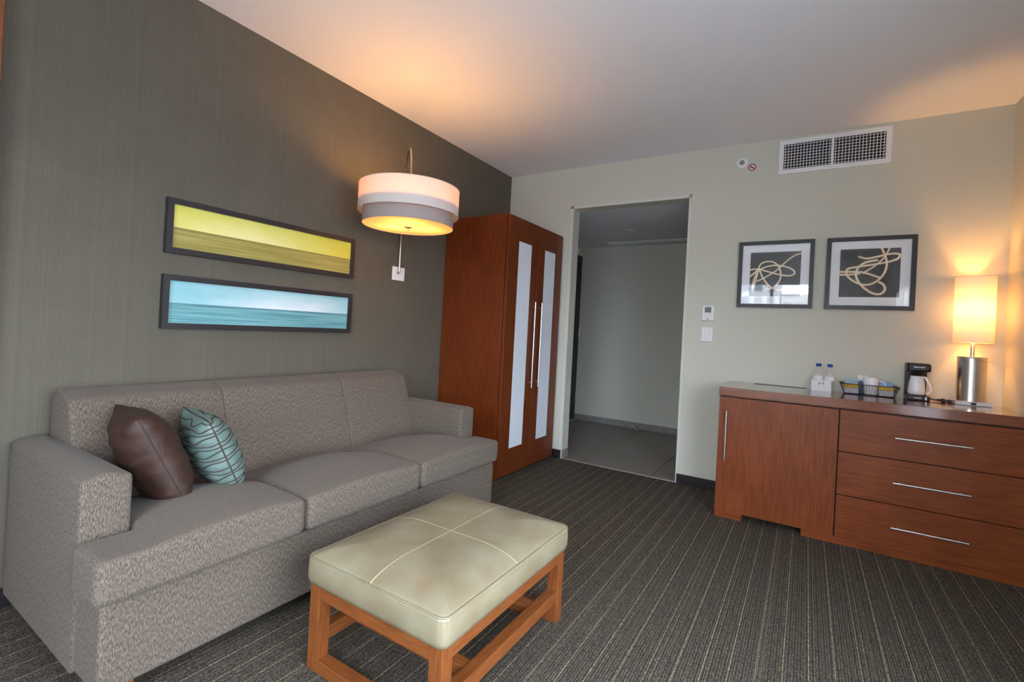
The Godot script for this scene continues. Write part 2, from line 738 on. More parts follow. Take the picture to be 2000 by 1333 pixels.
	# timber post at the near end of the dark wall
	structure("trim_4", rb(Vector3(0.0, 0.0, 3.452), Vector3(0.05, H, 3.60), 0.003), M.leg_up)


func build_hall() -> void:
	var fl := struct_node("floor")
	part("bed", bx(Vector3(-0.2, -0.12, HALL_Z - 0.1), Vector3(2.1, -0.006, 0.0)), M.grout, fl)
	var xs := [-0.06, 0.262, 0.862, 1.462, 2.0]
	var zs := [-0.004, -0.62, -1.22, HALL_Z]
	for i in xs.size() - 1:
		for j in zs.size() - 1:
			part("tile", rb(Vector3(xs[i] + 0.003, -0.02, zs[j + 1] + 0.003), Vector3(xs[i + 1] - 0.003, 0.0, zs[j] - 0.003), 0.0015), M.tile, fl)
	structure("wall_hall_back", bx(Vector3(-0.2, 0.0, HALL_Z - 0.12), Vector3(2.12, HALL_Y, HALL_Z)), M.wall_light)
	structure("wall_hall_left", bx(Vector3(-0.2, 0.0, HALL_Z), Vector3(-0.07, HALL_Y, -0.13)), M.wall_light)
	structure("wall_hall_right", bx(Vector3(2.0, 0.0, HALL_Z), Vector3(2.12, HALL_Y, -0.13)), M.wall_light)
	structure("ceiling", bx(Vector3(-0.2, HALL_Y, HALL_Z - 0.12), Vector3(2.12, HALL_Y + 0.1, -0.13)), M.ceiling)
	var sk := struct_node("baseboard_hall")
	var x := -0.06
	for e in [0.0, 0.285, 0.572, 0.863, 1.150, 1.437, 1.724, 2.0]:
		if e > x:
			part("skirting_tile", rb(Vector3(x + 0.001, 0.0, HALL_Z), Vector3(e - 0.001, 0.075, HALL_Z + 0.009), 0.002), M.skirt, sk)
		x = e
	# entry door in the hall's left wall
	var d := struct_node("door_1")
	part("door_leaf", rb(Vector3(-0.07, 0.012, -1.855), Vector3(-0.028, 2.12, -0.93), 0.003), M.entry_door, d)
	for y in [0.25, 1.07, 1.90]:
		part("hinge", rb(Vector3(-0.045, y, -1.868), Vector3(-0.016, y + 0.11, -1.848), 0.004), M.steel, d)
	part("sill", rb(Vector3(-0.07, 0.0, -1.855), Vector3(-0.02, 0.010, -0.93), 0.002), M.steel, d)
	# things on the hall's ceiling and floor
	var dl := thing("downlight", "small round recessed downlight, unlit, in the hall ceiling", "light fitting", Vector3(0.867, HALL_Y, -1.02))
	part("trim_ring", la([Vector2(0.030, -0.001), Vector2(0.034, -0.006), Vector2(0.046, -0.006), Vector2(0.050, 0.0)]), M.white, dl)
	part("lens", la([Vector2(0.0, -0.002), Vector2(0.030, -0.003)]), M.frosted, dl)
	var ad := thing("slot_diffuser", "long narrow white air slot across the hall ceiling", "air vent", Vector3(0.0, HALL_Y, 0.0))
	for z in [-1.595, -1.645, -1.695]:
		part("bar", rb(Vector3(0.40, -0.010, z - 0.008), Vector3(1.85, 0.0, z + 0.008), 0.002), M.white, ad)
	part("slot", bx(Vector3(0.40, -0.0012, -1.695), Vector3(1.85, 0.0, -1.595)), M.black_matt, ad)
	var ds := thing("door_stop", "small grey metal door stop on the tiled hall floor", "door stop", Vector3(0.80, 0.0, -1.835))
	part("base", la([Vector2(0.0, 0.0), Vector2(0.024, 0.0), Vector2(0.024, 0.010), Vector2(0.018, 0.016), Vector2(0.0, 0.016)]), M.steel, ds)
	part("bumper", la([Vector2(0.016, 0.016), Vector2(0.018, 0.030), Vector2(0.013, 0.036), Vector2(0.0, 0.038)]), mat(srgb(120, 120, 118), 0.7), ds)


func build_outside() -> void:
	# what the picture glass mirrors: buildings across the street
	var conc := mat(srgb(206, 203, 200), 0.9)
	var dark := mat(srgb(120, 128, 140), 0.4)
	var specs := [
		[Vector3(-32.0, -24.0, 140.0), Vector3(-4.5, 21.0, 160.0), "tall pale concrete building mirrored in the left of the picture glass", 9, 5],
		[Vector3(-4.0, -24.0, 150.0), Vector3(22.0, 14.0, 172.0), "lower pale building mirrored in the picture glass under the sky", 9, 3],
	]
	for sp in specs:
		var lo: Vector3 = sp[0]
		var hi: Vector3 = sp[1]
		var b := thing("building", sp[2], "building", Vector3((lo.x + hi.x) / 2, lo.y, (lo.z + hi.z) / 2))
		var c := b.position
		part("wall", bx(lo - c, hi - c), conc, b)
		part("roof_edge", bx(Vector3(lo.x - 0.4, hi.y, lo.z - 0.4) - c, Vector3(hi.x + 0.4, hi.y + 0.8, hi.z + 0.4) - c), conc, b)
		var wm := bx(Vector3(-0.9, -0.8, -0.08), Vector3(0.9, 0.8, 0.08))
		for i in sp[3]:
			for j in sp[4]:
				part("window", wm, dark, b, Vector3(lerpf(lo.x, hi.x, (i + 0.5) / sp[3]), hi.y - 2.2 - 3.2 * j, lo.z - 0.05) - c)


# ------------------------------------------------------------------ furniture
func build_wardrobe() -> void:
	var t := thing("wardrobe", "tall cherry wood wardrobe with two doors and frosted glass strips", "wardrobe", Vector3(0.0, 0.0, 0.485))
	var o := t.position
	var s := begin()
	rbox(s, Vector3(0.004, 0.0, 0.905) - o, Vector3(0.573, 1.985, 0.938) - o, 0.002)
	rbox(s, Vector3(0.004, 0.0, 0.030) - o, Vector3(0.573, 1.985, 0.062) - o, 0.002)
	rbox(s, Vector3(0.004, 1.955, 0.062) - o, Vector3(0.573, 1.985, 0.905) - o, 0.002)
	rbox(s, Vector3(0.004, 0.05, 0.062) - o, Vector3(0.573, 0.075, 0.905) - o, 0.002)
	rbox(s, Vector3(0.004, 0.075, 0.062) - o, Vector3(0.015, 1.955, 0.905) - o, 0.002)
	part("body", s.commit(), M.wood_wardrobe, t)
	part("plinth", rb(Vector3(0.50, 0.0, 0.062) - o, Vector3(0.56, 0.05, 0.905) - o), M.wood_wardrobe, t)
	# doors: [z0, z1, glass z0, glass z1, handle z]
	for d in [[0.478, 0.930, 0.586, 0.787, 0.525], [0.036, 0.474, 0.164, 0.362, 0.413]]:
		var x0 := 0.577
		var x1 := 0.600
		var y0 := 0.022
		var y1 := 1.982
		s = begin()
		rbox(s, Vector3(x0, y0, d[0]) - o, Vector3(x1, y1, d[2]) - o, 0.0015)
		rbox(s, Vector3(x0, y0, d[3]) - o, Vector3(x1, y1, d[1]) - o, 0.0015)
		rbox(s, Vector3(x0, y0, d[2]) - o, Vector3(x1 - 0.0002, 0.220, d[3]) - o, 0.0005)
		rbox(s, Vector3(x0, 1.806, d[2]) - o, Vector3(x1 - 0.0002, y1, d[3]) - o, 0.0005)
		var door := part("door", s.commit(), M.wood_wardrobe, t)
		part("glass_panel", bx(Vector3(x0 + 0.006, 0.220, d[2]) - o, Vector3(x1 - 0.003, 1.806, d[3]) - o), M.frosted, door).set_meta("label", "long strip of frosted white glass")
		s = begin()
		tube(s, PackedVector3Array([Vector3(0.624, 0.667, d[4]) - o, Vector3(0.624, 1.360, d[4]) - o]), 0.0055, 12)
		for y in [0.71, 1.317]:
			tube(s, PackedVector3Array([Vector3(0.598, y, d[4]) - o, Vector3(0.624, y, d[4]) - o]), 0.004, 8)
		part("handle", s.commit(), M.steel, door).set_meta("label", "long slim steel bar handle")


func build_sofa() -> void:
	var t := thing("sofa", "grey-beige three-seat sofa with square arms against the dark wall", "sofa", Vector3(0.47, 0.0, 2.406))
	var o := t.position
	part("base", rb(Vector3(0.05, 0.07, 1.447) - o, Vector3(0.90, 0.318, 3.366) - o, 0.014, 3), M.sofa, t)
	# arms: outline across the arm (z, y), swept along x
	for e in [[3.243, 3.373], [1.445, 1.578]]:
		var z0: float = e[0]
		var z1: float = e[1]
		var pts := [Vector2(z0, 0.066), Vector2(z1, 0.066), Vector2(z1, 0.622), Vector2((z0 + z1) / 2, 0.640), Vector2(z0, 0.622)]
		var prof := densify(rounded(pts, [0.008, 0.008, 0.020, 0.06, 0.020], 5), 0.05)
		part("arm", loft(prof, 0.03, 0.733, 0.016, func(x: float, p: Vector2) -> Vector3: return Vector3(x, p.y, p.x) - o, 12), M.sofa, t)
	# back: three panels that meet in seams
	var bp := [Vector2(0.37, 0.30), Vector2(0.315, 0.50), Vector2(0.262, 0.66), Vector2(0.215, 0.79), Vector2(0.10, 0.815), Vector2(0.035, 0.79), Vector2(0.035, 0.30)]
	var prof_b := densify(rounded(bp, [0.01, 0.2, 0.2, 0.06, 0.05, 0.03, 0.01], 6), 0.05)
	for e in [[2.724, 3.268], [2.058, 2.724], [1.548, 2.058]]:
		part("back_panel", loft(prof_b, e[0], e[1], 0.009, func(z: float, p: Vector2) -> Vector3: return Vector3(p.x, p.y, z) - o, 10), M.sofa, t)
	# seat cushions; the outer two reach round the front of the arms
	for e in [[2.768, 3.240, 3.394, 1.0], [2.145, 2.762, 0.0, 0.0], [1.582, 2.139, 1.462, -1.0]]:
		part("seat_cushion", cushion(e[0], e[1], e[2], e[3], o), M.sofa, t)
	for p in [Vector2(0.85, 3.30), Vector2(0.85, 1.51), Vector2(0.12, 3.30), Vector2(0.12, 1.51)]:
		part("foot", rb(Vector3(p.x - 0.03, 0.0, p.y - 0.03) - o, Vector3(p.x + 0.03, 0.072, p.y + 0.03) - o, 0.004), M.leg_up, t)


func cushion(z0: float, z1: float, ear: float, side: float, o: Vector3) -> Mesh:
	var r := 0.020
	var zc := (z0 + z1) / 2
	var hz := (z1 - z0) / 2
	var f := func(q: Vector3) -> float:
		var p := q + o
		var d := _rect(Vector2(p.x, p.z), Vector2(0.29, z0), Vector2(0.945, z1), 0.03)
		if side != 0.0:
			var a := Vector2(0.752, minf(ear, zc))
			var b := Vector2(0.945, maxf(ear, zc))
			d = minf(d, _rect(Vector2(p.x, p.z), a, b, 0.03))
		var u := clampf((p.x - 0.62) / 0.34, -1.0, 1.0)
		var v := clampf((p.z - zc) / (hz + 0.02), -1.0, 1.0)
		var slope := smoothstep(0.28, 0.72, p.x)
		var top := lerpf(0.408, 0.458, slope) + 0.030 * (1.0 - u * u) * (1.0 - v * v) + 0.012 * (1.0 - v * v) * slope
		var bot := 0.322 + 0.012 * smoothstep(0.80, 0.94, p.x)
		var wy := absf(p.y - (top + bot) / 2) - (top - bot) / 2
		var w := Vector2(d + r, wy + r)
		return minf(maxf(w.x, w.y), 0.0) + Vector2(maxf(w.x, 0), maxf(w.y, 0)).length() - r
	var lo := Vector3(0.27, 0.30, minf(z0, ear if side != 0.0 else z0) - 0.025) - o
	var hi := Vector3(0.97, 0.53, maxf(z1, ear if side != 0.0 else z1) + 0.025) - o
	return nets(lo, hi, 0.0095, f)


func _rect(p: Vector2, lo: Vector2, hi: Vector2, r: float) -> float:
	var c := (lo + hi) / 2
	var w := (p - c).abs() - (hi - lo) / 2 + Vector2(r, r)
	return minf(maxf(w.x, w.y), 0.0) + Vector2(maxf(w.x, 0), maxf(w.y, 0)).length() - r


func crown(d: float) -> float:
	# height of the ottoman's cushion at a distance from its edge
	return 0.364 + 0.034 * (1.0 - pow(1.0 - clampf(d / 0.17, 0, 1), 2.4))


func build_ottoman() -> void:
	var c := Vector3(1.4325, 0.0, 2.524)
	var t := thing("ottoman", "cream leather ottoman on an open honey-brown wooden frame", "ottoman", c)
	var hx := 0.2765
	var hz := 0.3735
	var g := 0.046
	for sx: float in [-1.0, 1.0]:
		for sz: float in [-1.0, 1.0]:
			var a := Vector3(sx * hx, 0.0, sz * hz)
			var b := Vector3(sx * (hx - g), 0.276, sz * (hz - g))
			part("leg", rb(Vector3(minf(a.x, b.x), 0, minf(a.z, b.z)), Vector3(maxf(a.x, b.x), 0.276, maxf(a.z, b.z)), 0.002), M.leg_up, t)
	for e: float in [-1.0, 1.0]:
		var z := e * (hz - 0.016)
		part("apron", rb(Vector3(-hx + g, 0.232, z - 0.014), Vector3(hx - g, 0.275, z + 0.014), 0.002), M.leg_x, t)
		var x := e * (hx - 0.016)
		part("apron", rb(Vector3(x - 0.014, 0.232, -hz + g), Vector3(x + 0.014, 0.275, hz - g), 0.002), M.leg_z, t)
		var zf := e * (hz - 0.023)
		part("floor_rail", rb(Vector3(-hx + g, 0.0, zf - 0.022), Vector3(hx - g, 0.040, zf + 0.022), 0.002), M.leg_x, t)
		part("stretcher", rb(Vector3(e * (hx - 0.022) - 0.020, 0.084, -hz + g), Vector3(e * (hx - 0.022) + 0.020, 0.127, hz - g), 0.002), M.leg_z, t)
	part("cross_stretcher", rb(Vector3(-hx + 0.042, 0.086, -0.215), Vector3(hx - 0.042, 0.125, -0.175), 0.002), M.leg_x, t)
	part("cross_stretcher", rb(Vector3(-hx + 0.042, 0.086, 0.175), Vector3(hx - 0.042, 0.125, 0.215), 0.002), M.leg_x, t)
	# cushion: rounded rectangles laid one over the other
	var cx := 0.290
	var cz := 0.387
	var rings := []
	for e in [[0.018, 0.276], [0.004, 0.281], [0.000, 0.295], [-0.003, 0.320], [-0.001, 0.345], [0.001, 0.359], [0.004, 0.3625], [0.006, 0.3655]]:
		rings.append(rrect(cx - e[0], cz - e[0], maxf(0.03 - e[0], 0.012), e[1]))
	for d in [0.014, 0.025, 0.04, 0.06, 0.085, 0.115, 0.15, 0.19, 0.23, 0.27]:
		rings.append(rrect(cx - d, cz - d, maxf(0.03 - d * 0.2, 0.006), crown(d)))
	var cu := part("cushion", rings_mesh(rings), M.leather, t)
	var s := begin()
	tube(s, rrect(cx - 0.0025, cz - 0.0025, 0.026, 0.3640), 0.0028, 6, true)
	part("piping", s.commit(), M.leather, cu)
	s = begin()
	tube(s, rrect(cx - 0.010, cz - 0.010, 0.022, 0.3668), 0.0009, 5, true)
	tube(s, rrect(cx + 0.0004, cz + 0.0004, 0.028, 0.3535), 0.0009, 5, true)
	for sx: float in [-1.0, 1.0]:
		for sz: float in [-1.0, 1.0]:
			for k in [0.35, 0.65]:
				var n := Vector3(sx * cos(PI / 2 * k), 0, sz * sin(PI / 2 * k))
				var q := Vector3(sx * (cx - 0.03), 0, sz * (cz - 0.03)) + n * 0.0302
				tube(s, PackedVector3Array([q + Vector3(0, 0.290, 0), q + n * 0.0022 + Vector3(0, 0.322, 0), q + Vector3(0, 0.358, 0)]), 0.0008, 5)
	part("stitching", s.commit(), M.stitch, cu)
	for ax in 2:
		var pts := PackedVector3Array()
		for k in 41:
			var u := lerpf(-1.0, 1.0, k / 40.0)
			var p := Vector3((cx - 0.008) * u, 0, 0.006) if ax == 0 else Vector3(0.0, 0, (cz - 0.008) * u)
			p.y = crown(minf(cx - absf(p.x), cz - absf(p.z))) - 0.0057
			pts.append(p)
		s = begin()
		tube(s, pts, 0.0068, 8)
		part("seam", s.commit(), M.leather_welt, cu)


func rrect(hx: float, hz: float, r: float, y: float) -> PackedVector3Array:
	var out := PackedVector3Array()
	var cs := [Vector2(hx - r, hz - r), Vector2(-hx + r, hz - r), Vector2(-hx + r, -hz + r), Vector2(hx - r, -hz + r)]
	for q in 4:
		for k in 7:
			var a := PI / 2 * (q + k / 6.0)
			out.append(Vector3(cs[q].x + r * cos(a), y, cs[q].y + r * sin(a)))
		var nx: Vector2 = cs[(q + 1) % 4] + Vector2(cos(PI / 2 * (q + 1)), sin(PI / 2 * (q + 1))) * r
		var p0 := Vector2(out[-1].x, out[-1].z)
		for k in range(1, 10):
			var p := p0.lerp(nx, k / 10.0)
			out.append(Vector3(p.x, y, p.y))
	return out


func build_credenza() -> void:
	var t := thing("credenza", "long cherry wood credenza with a cupboard door and three drawers", "credenza", Vector3(2.737, 0.0, 0.27))
	var o := t.position
	var zf := 0.545
	part("body", rb(Vector3(2.030, 0.044, 0.002) - o, Vector3(3.450, 0.776, zf - 0.022) - o, 0.002), M.wood_dark, t)
	part("side_panel", rb(Vector3(2.0235, 0.042, 0.002) - o, Vector3(2.030, 0.776, zf - 0.020) - o, 0.001), M.wood_up, t)
	part("top", rb(Vector3(2.020, 0.777, 0.002) - o, Vector3(3.452, TOP, zf + 0.002) - o, 0.0025, 2), M.wood_top, t)
	for e in [[2.025, 2.182, "foot"], [2.500, 3.450, "plinth"]]:
		part(e[2], rb(Vector3(e[0], 0.0, 0.02) - o, Vector3(e[1], 0.041, zf - 0.004) - o, 0.002), M.wood_x, t)
	var door := part("door", rb(Vector3(2.0245, 0.042, zf - 0.020) - o, Vector3(2.6575, 0.769, zf) - o, 0.002), M.wood_up, t)
	part("handle", bar(Vector3(2.072, 0.371, zf + 0.03) - o, Vector3(2.072, 0.685, zf + 0.03) - o, Vector3(0, 0, -0.031)), M.steel, door)
	for d in [[0.533, 0.769, 0.651], [0.286, 0.5285, 0.408], [0.043, 0.2815, 0.166]]:
		var dr := part("drawer", rb(Vector3(2.6635, d[0], zf - 0.020) - o, Vector3(3.449, d[1], zf) - o, 0.002), M.wood_x, t)
		part("handle", bar(Vector3(2.909, d[2], zf + 0.03) - o, Vector3(3.221, d[2], zf + 0.03) - o, Vector3(0, 0, -0.031)), M.steel, dr)


func bar(a: Vector3, b: Vector3, back: Vector3) -> Mesh:
	var s := begin()
	tube(s, PackedVector3Array([a, b]), 0.0048, 12)
	for k in [0.10, 0.90]:
		var p := a.lerp(b, k)
		tube(s, PackedVector3Array([p, p + back]), 0.004, 8)
	return s.commit()


# ------------------------------------------------------------------ lamps
func lamp_light(called: String, at: Vector3, energy: float, size: float, c := Color(1.0, 0.735, 0.42)) -> void:
	var l := OmniLight3D.new()
	l.name = called
	l.light_color = c
	l.light_energy = energy
	l.light_size = size
	l.omni_range = 12.0
	l.omni_attenuation = 2.0
	l.shadow_enabled = true
	l.position = at
	add_child(l)


func build_arc_lamp() -> void:
	var c := Vector3(0.43, 0.0, 1.805)        # axis of the shade
	var p := Vector3(0.030, 0.0, 1.462)       # the upright by the wall
	var t := thing("arc_wall_lamp", "lit two-tier drum shade hanging from an arched nickel pole on the dark wall", "lamp", Vector3(0.0, 1.482, 1.443))
	var o := t.position
	var plate := part("wall_plate", rb(Vector3(0.0, 1.434, 1.385) - o, Vector3(0.008, 1.530, 1.502) - o, 0.003), M.white, t)
	var s := begin()
	tube(s, PackedVector3Array([Vector3(0.005, 1.500, 1.410) - o, Vector3(0.0095, 1.500, 1.410) - o]), 0.003, 8)
	part("screw", s.commit(), M.nickel, plate)
	var pts := PackedVector3Array()
	pts.append(Vector3(0.006, 1.487, p.z) - o)
	pts.append(Vector3(0.022, 1.487, p.z) - o)
	pts.append(Vector3(p.x, 1.497, p.z) - o)
	pts.append(Vector3(p.x, 1.70, p.z) - o)
	pts.append(Vector3(p.x, 1.90, p.z) - o)
	var mid := (p + c) / 2
	var half := (c - p) / 2
	for k in 25:
		var a := PI - PI * k / 24.0
		pts.append(mid + half * cos(a) + Vector3(0, 2.0 + half.length() * sin(a), 0) - o)
	pts.append(c + Vector3(0, 1.86, 0) - o)
	s = begin()
	tube(s, pts, 0.0075, 12)
	part("pole", s.commit(), M.nickel, t)
	# shades, open above and below; a diffuser closes the lower one
	var up := drum(0.2955, 1.786, 1.941, 0.002)
	var us := part("upper_shade", up, M.shade_white, t, c - o)
	us.set_meta("label", "wide white cloth drum")
	part("lower_shade", drum(0.2675, 1.715, 1.832, 0.002), M.shade_taupe, t, c - o).set_meta("label", "narrower taupe cloth drum")
	part("diffuser", la([Vector2(0.0, 1.716), Vector2(0.264, 1.716)], Vector3.ZERO, 48), M.diffuser, t, c - o)
	part("finial", la([Vector2(0.0, 1.690), Vector2(0.006, 1.692), Vector2(0.008, 1.700), Vector2(0.005, 1.706), Vector2(0.022, 1.708), Vector2(0.022, 1.7145), Vector2(0.0, 1.715)], Vector3.ZERO, 20), M.nickel, t, c - o)
	s = begin()
	for k in 3:
		var a := TAU * k / 3.0 + 0.4
		tube(s, PackedVector3Array([Vector3(0, 1.865, 0), Vector3(0.2945 * cos(a), 1.925, 0.2945 * sin(a))]), 0.0022, 6)
	tube(s, PackedVector3Array([Vector3(0, 1.71, 0), Vector3(0, 1.88, 0)]), 0.005, 8)
	part("spider", s.commit(), M.nickel, t, c - o)
	for k in 3:
		var a := TAU * k / 3.0 + 0.9
		var b := c + Vector3(0.11 * cos(a), 1.780, 0.11 * sin(a))
		part("bulb", la([Vector2(0.0, -0.03), Vector2(0.018, -0.024), Vector2(0.029, -0.006), Vector2(0.029, 0.008), Vector2(0.018, 0.026), Vector2(0.0, 0.031)], Vector3.ZERO, 16), M.bulb, t, b - o)
		lamp_light("arc_lamp_light_%d" % k, b, 0.13, 0.05)


func drum(r: float, y0: float, y1: float, rim: float) -> Mesh:
	# a single sheet of cloth with a rolled rim at either end
	var s := begin()
	lathe(s, [Vector2(r, y0), Vector2(r, y1)], Vector3.ZERO, 72)
	for y in [y0, y1]:
		var pts := PackedVector3Array()
		for k in 72:
			pts.append(Vector3(r * cos(TAU * k / 72), y, r * sin(TAU * k / 72)))
		tube(s, pts, rim, 6, true)
	return s.commit()


func build_table_lamp() -> void:
	var c := Vector3(3.300, TOP, 0.105)
	var t := thing("table_lamp", "lit table lamp with a steel cylinder base and tall cream shade", "lamp", c)
	var b := part("base_plate", rb(Vector3(-0.078, 0.0, -0.07), Vector3(0.076, 0.024, 0.072), 0.004, 2), M.plate, t)
	part("power_socket", rb(Vector3(-0.012, 0.006, 0.0715), Vector3(0.012, 0.019, 0.0735), 0.001), M.black, b)
	part("cylinder", la([Vector2(0.0, 0.024), Vector2(0.0645, 0.024), Vector2(0.0645, 0.255), Vector2(0.0635, 0.256), Vector2(0.0635, 0.258), Vector2(0.0645, 0.259), Vector2(0.0645, 0.277), Vector2(0.063, 0.279), Vector2(0.0, 0.279)], Vector3.ZERO, 64), M.brushed, t)
	part("stem", la([Vector2(0.010, 0.279), Vector2(0.010, 0.46), Vector2(0.014, 0.462), Vector2(0.014, 0.50), Vector2(0.0, 0.50)], Vector3.ZERO, 20), M.steel, t)
	part("shade", drum(0.0885, 0.362, 0.744, 0.0016), M.shade_table, t)
	var s := begin()
	for k in 3:
		var a := TAU * k / 3.0
		tube(s, PackedVector3Array([Vector3(0.012 * cos(a), 0.47, 0.012 * sin(a)), Vector3(0.088 * cos(a), 0.372, 0.088 * sin(a))]), 0.0015, 6)
	part("spider", s.commit(), M.steel, t)
	part("bulb", la([Vector2(0.0, 0.50), Vector2(0.014, 0.503), Vector2(0.029, 0.535), Vector2(0.030, 0.555), Vector2(0.020, 0.582), Vector2(0.0, 0.592)], Vector3.ZERO, 20), M.bulb, t)
	lamp_light("table_lamp_light", c + Vector3(0, 0.55, 0), 0.48, 0.03)


# ------------------------------------------------------------------ pictures
func mitred(lo: Vector2, hi: Vector2, w: float, d0: float, d1: float, place: Callable) -> Array:
	# four frame rails with mitred corners, each a mesh
	var o := [Vector2(lo.x, lo.y), Vector2(hi.x, lo.y), Vector2(hi.x, hi.y), Vector2(lo.x, hi.y)]
	var i := [lo + Vector2(w, w), Vector2(hi.x - w, lo.y + w), hi - Vector2(w, w), Vector2(lo.x + w, hi.y - w)]
	var out := []
	for k in 4:
		var l := (k + 1) % 4
		var s := begin()
		var q := []
		for d in [d0, d1]:
			for e in [o[k], o[l], i[l], i[k]]:
				q.append(place.call(e, d))
		var mid := Vector3.ZERO
		for e in q:
			mid += e / 8.0
		for f in [[0, 1, 2, 3], [4, 5, 6, 7], [0, 1, 5, 4], [1, 2, 6, 5], [2, 3, 7, 6], [3, 0, 4, 7]]:
			var n: Vector3 = (q[f[1]] - q[f[0]]).cross(q[f[2]] - q[f[0]]).normalized()
			if n.dot((q[f[0]] + q[f[1]] + q[f[2]] + q[f[3]]) / 4.0 - mid) < 0.0:
				n = -n
			quad(s, q[f[0]], q[f[1]], q[f[2]], q[f[3]], n)
		out.append(s.commit())
	return out


func print_mesh(a: Vector3, b: Vector3, c: Vector3, d: Vector3, n: Vector3) -> Mesh:
	# a sheet with its picture: a top left, b top right, c bottom right, d bottom left
	var s := begin()
	var uv := [Vector2(0, 0), Vector2(1, 0), Vector2(1, 1), Vector2(0, 1)]
	var p := [a, b, c, d]
	var order := [0, 1, 2, 0, 2, 3]
	if (b - a).cross(c - a).dot(n) > 0.0:
		order = [0, 2, 1, 0, 3, 2]
	for k in order:
		s.set_normal(n)
		s.set_uv(uv[k])
		s.add_vertex(p[k])
	return s.commit()


func art_mat(im: Image, rough := 0.5) -> StandardMaterial3D:
	var m := mat(Color.WHITE, rough)
	m.albedo_texture = ImageTexture.create_from_image(im)
	m.texture_repeat = false
	return m


func seascape(top: Color, glow: Color, low_a: Color, low_b: Color, gx: float, sd: int) -> Image:
	# printed picture: sky over a streaked sea
	var wd := 768
	var ht := 160
	var im := Image.create(wd, ht, false, Image.FORMAT_RGB8)
	var fn := FastNoiseLite.new()
	fn.seed = sd
	fn.frequency = 0.02
	for y in ht:
		for x in wd:
			var v := float(y) / ht
			var u := float(x) / wd
			var c: Color
			if v < 0.52:
				var k := clampf(exp(-pow((u - gx) / 0.42, 2.0)) * (0.35 + v / 0.52 * 0.75) + fn.get_noise_2d(x * 0.3, y) * 0.15, 0, 1)
				c = top.lerp(glow, k)
			else:
				var k := 0.5 + 0.9 * fn.get_noise_2d(x * 0.12, y * 5.0)
				c = low_a.lerp(low_b, clampf(k, 0, 1))
				c = c.lerp(low_a.darkened(0.15), clampf(1.0 - (v - 0.52) / 0.05, 0, 1))
			im.set_pixel(x, y, c)
	return im


func ribbons(strokes: Array, base: Color) -> Image:
	# printed picture: glowing cords looped over black
	var n := 512
	var im := Image.create(n, n, false, Image.FORMAT_RGB8)
	im.fill(base)
	var edge := srgb(206, 160, 104)
	var core := srgb(255, 246, 222)
	for pass_ in 2:
		for st in strokes:
			var cv := Curve2D.new()
			var pts: Array = st[0]
			for i in pts.size():
				var p: Vector2 = pts[i] * n
				var a: Vector2 = (pts[maxi(i - 1, 0)]) * n
				var b: Vector2 = (pts[mini(i + 1, pts.size() - 1)]) * n
				var tg := (b - a) / 6.0
				cv.add_point(p, -tg, tg)
			var w: float = st[1] * (1.1 if pass_ == 0 else 0.66)
			var baked := cv.get_baked_length()
			var d := 0.0
			while d < baked:
				var p := cv.sample_baked(d)
				for yy in range(int(p.y - w), int(p.y + w) + 1):
					for xx in range(int(p.x - w), int(p.x + w) + 1):
						if xx >= 0 and yy >= 0 and xx < n and yy < n and Vector2(xx, yy).distance_to(p) <= w:
							im.set_pixel(xx, yy, edge if pass_ == 0 else core)
				d += 2.0
	return im


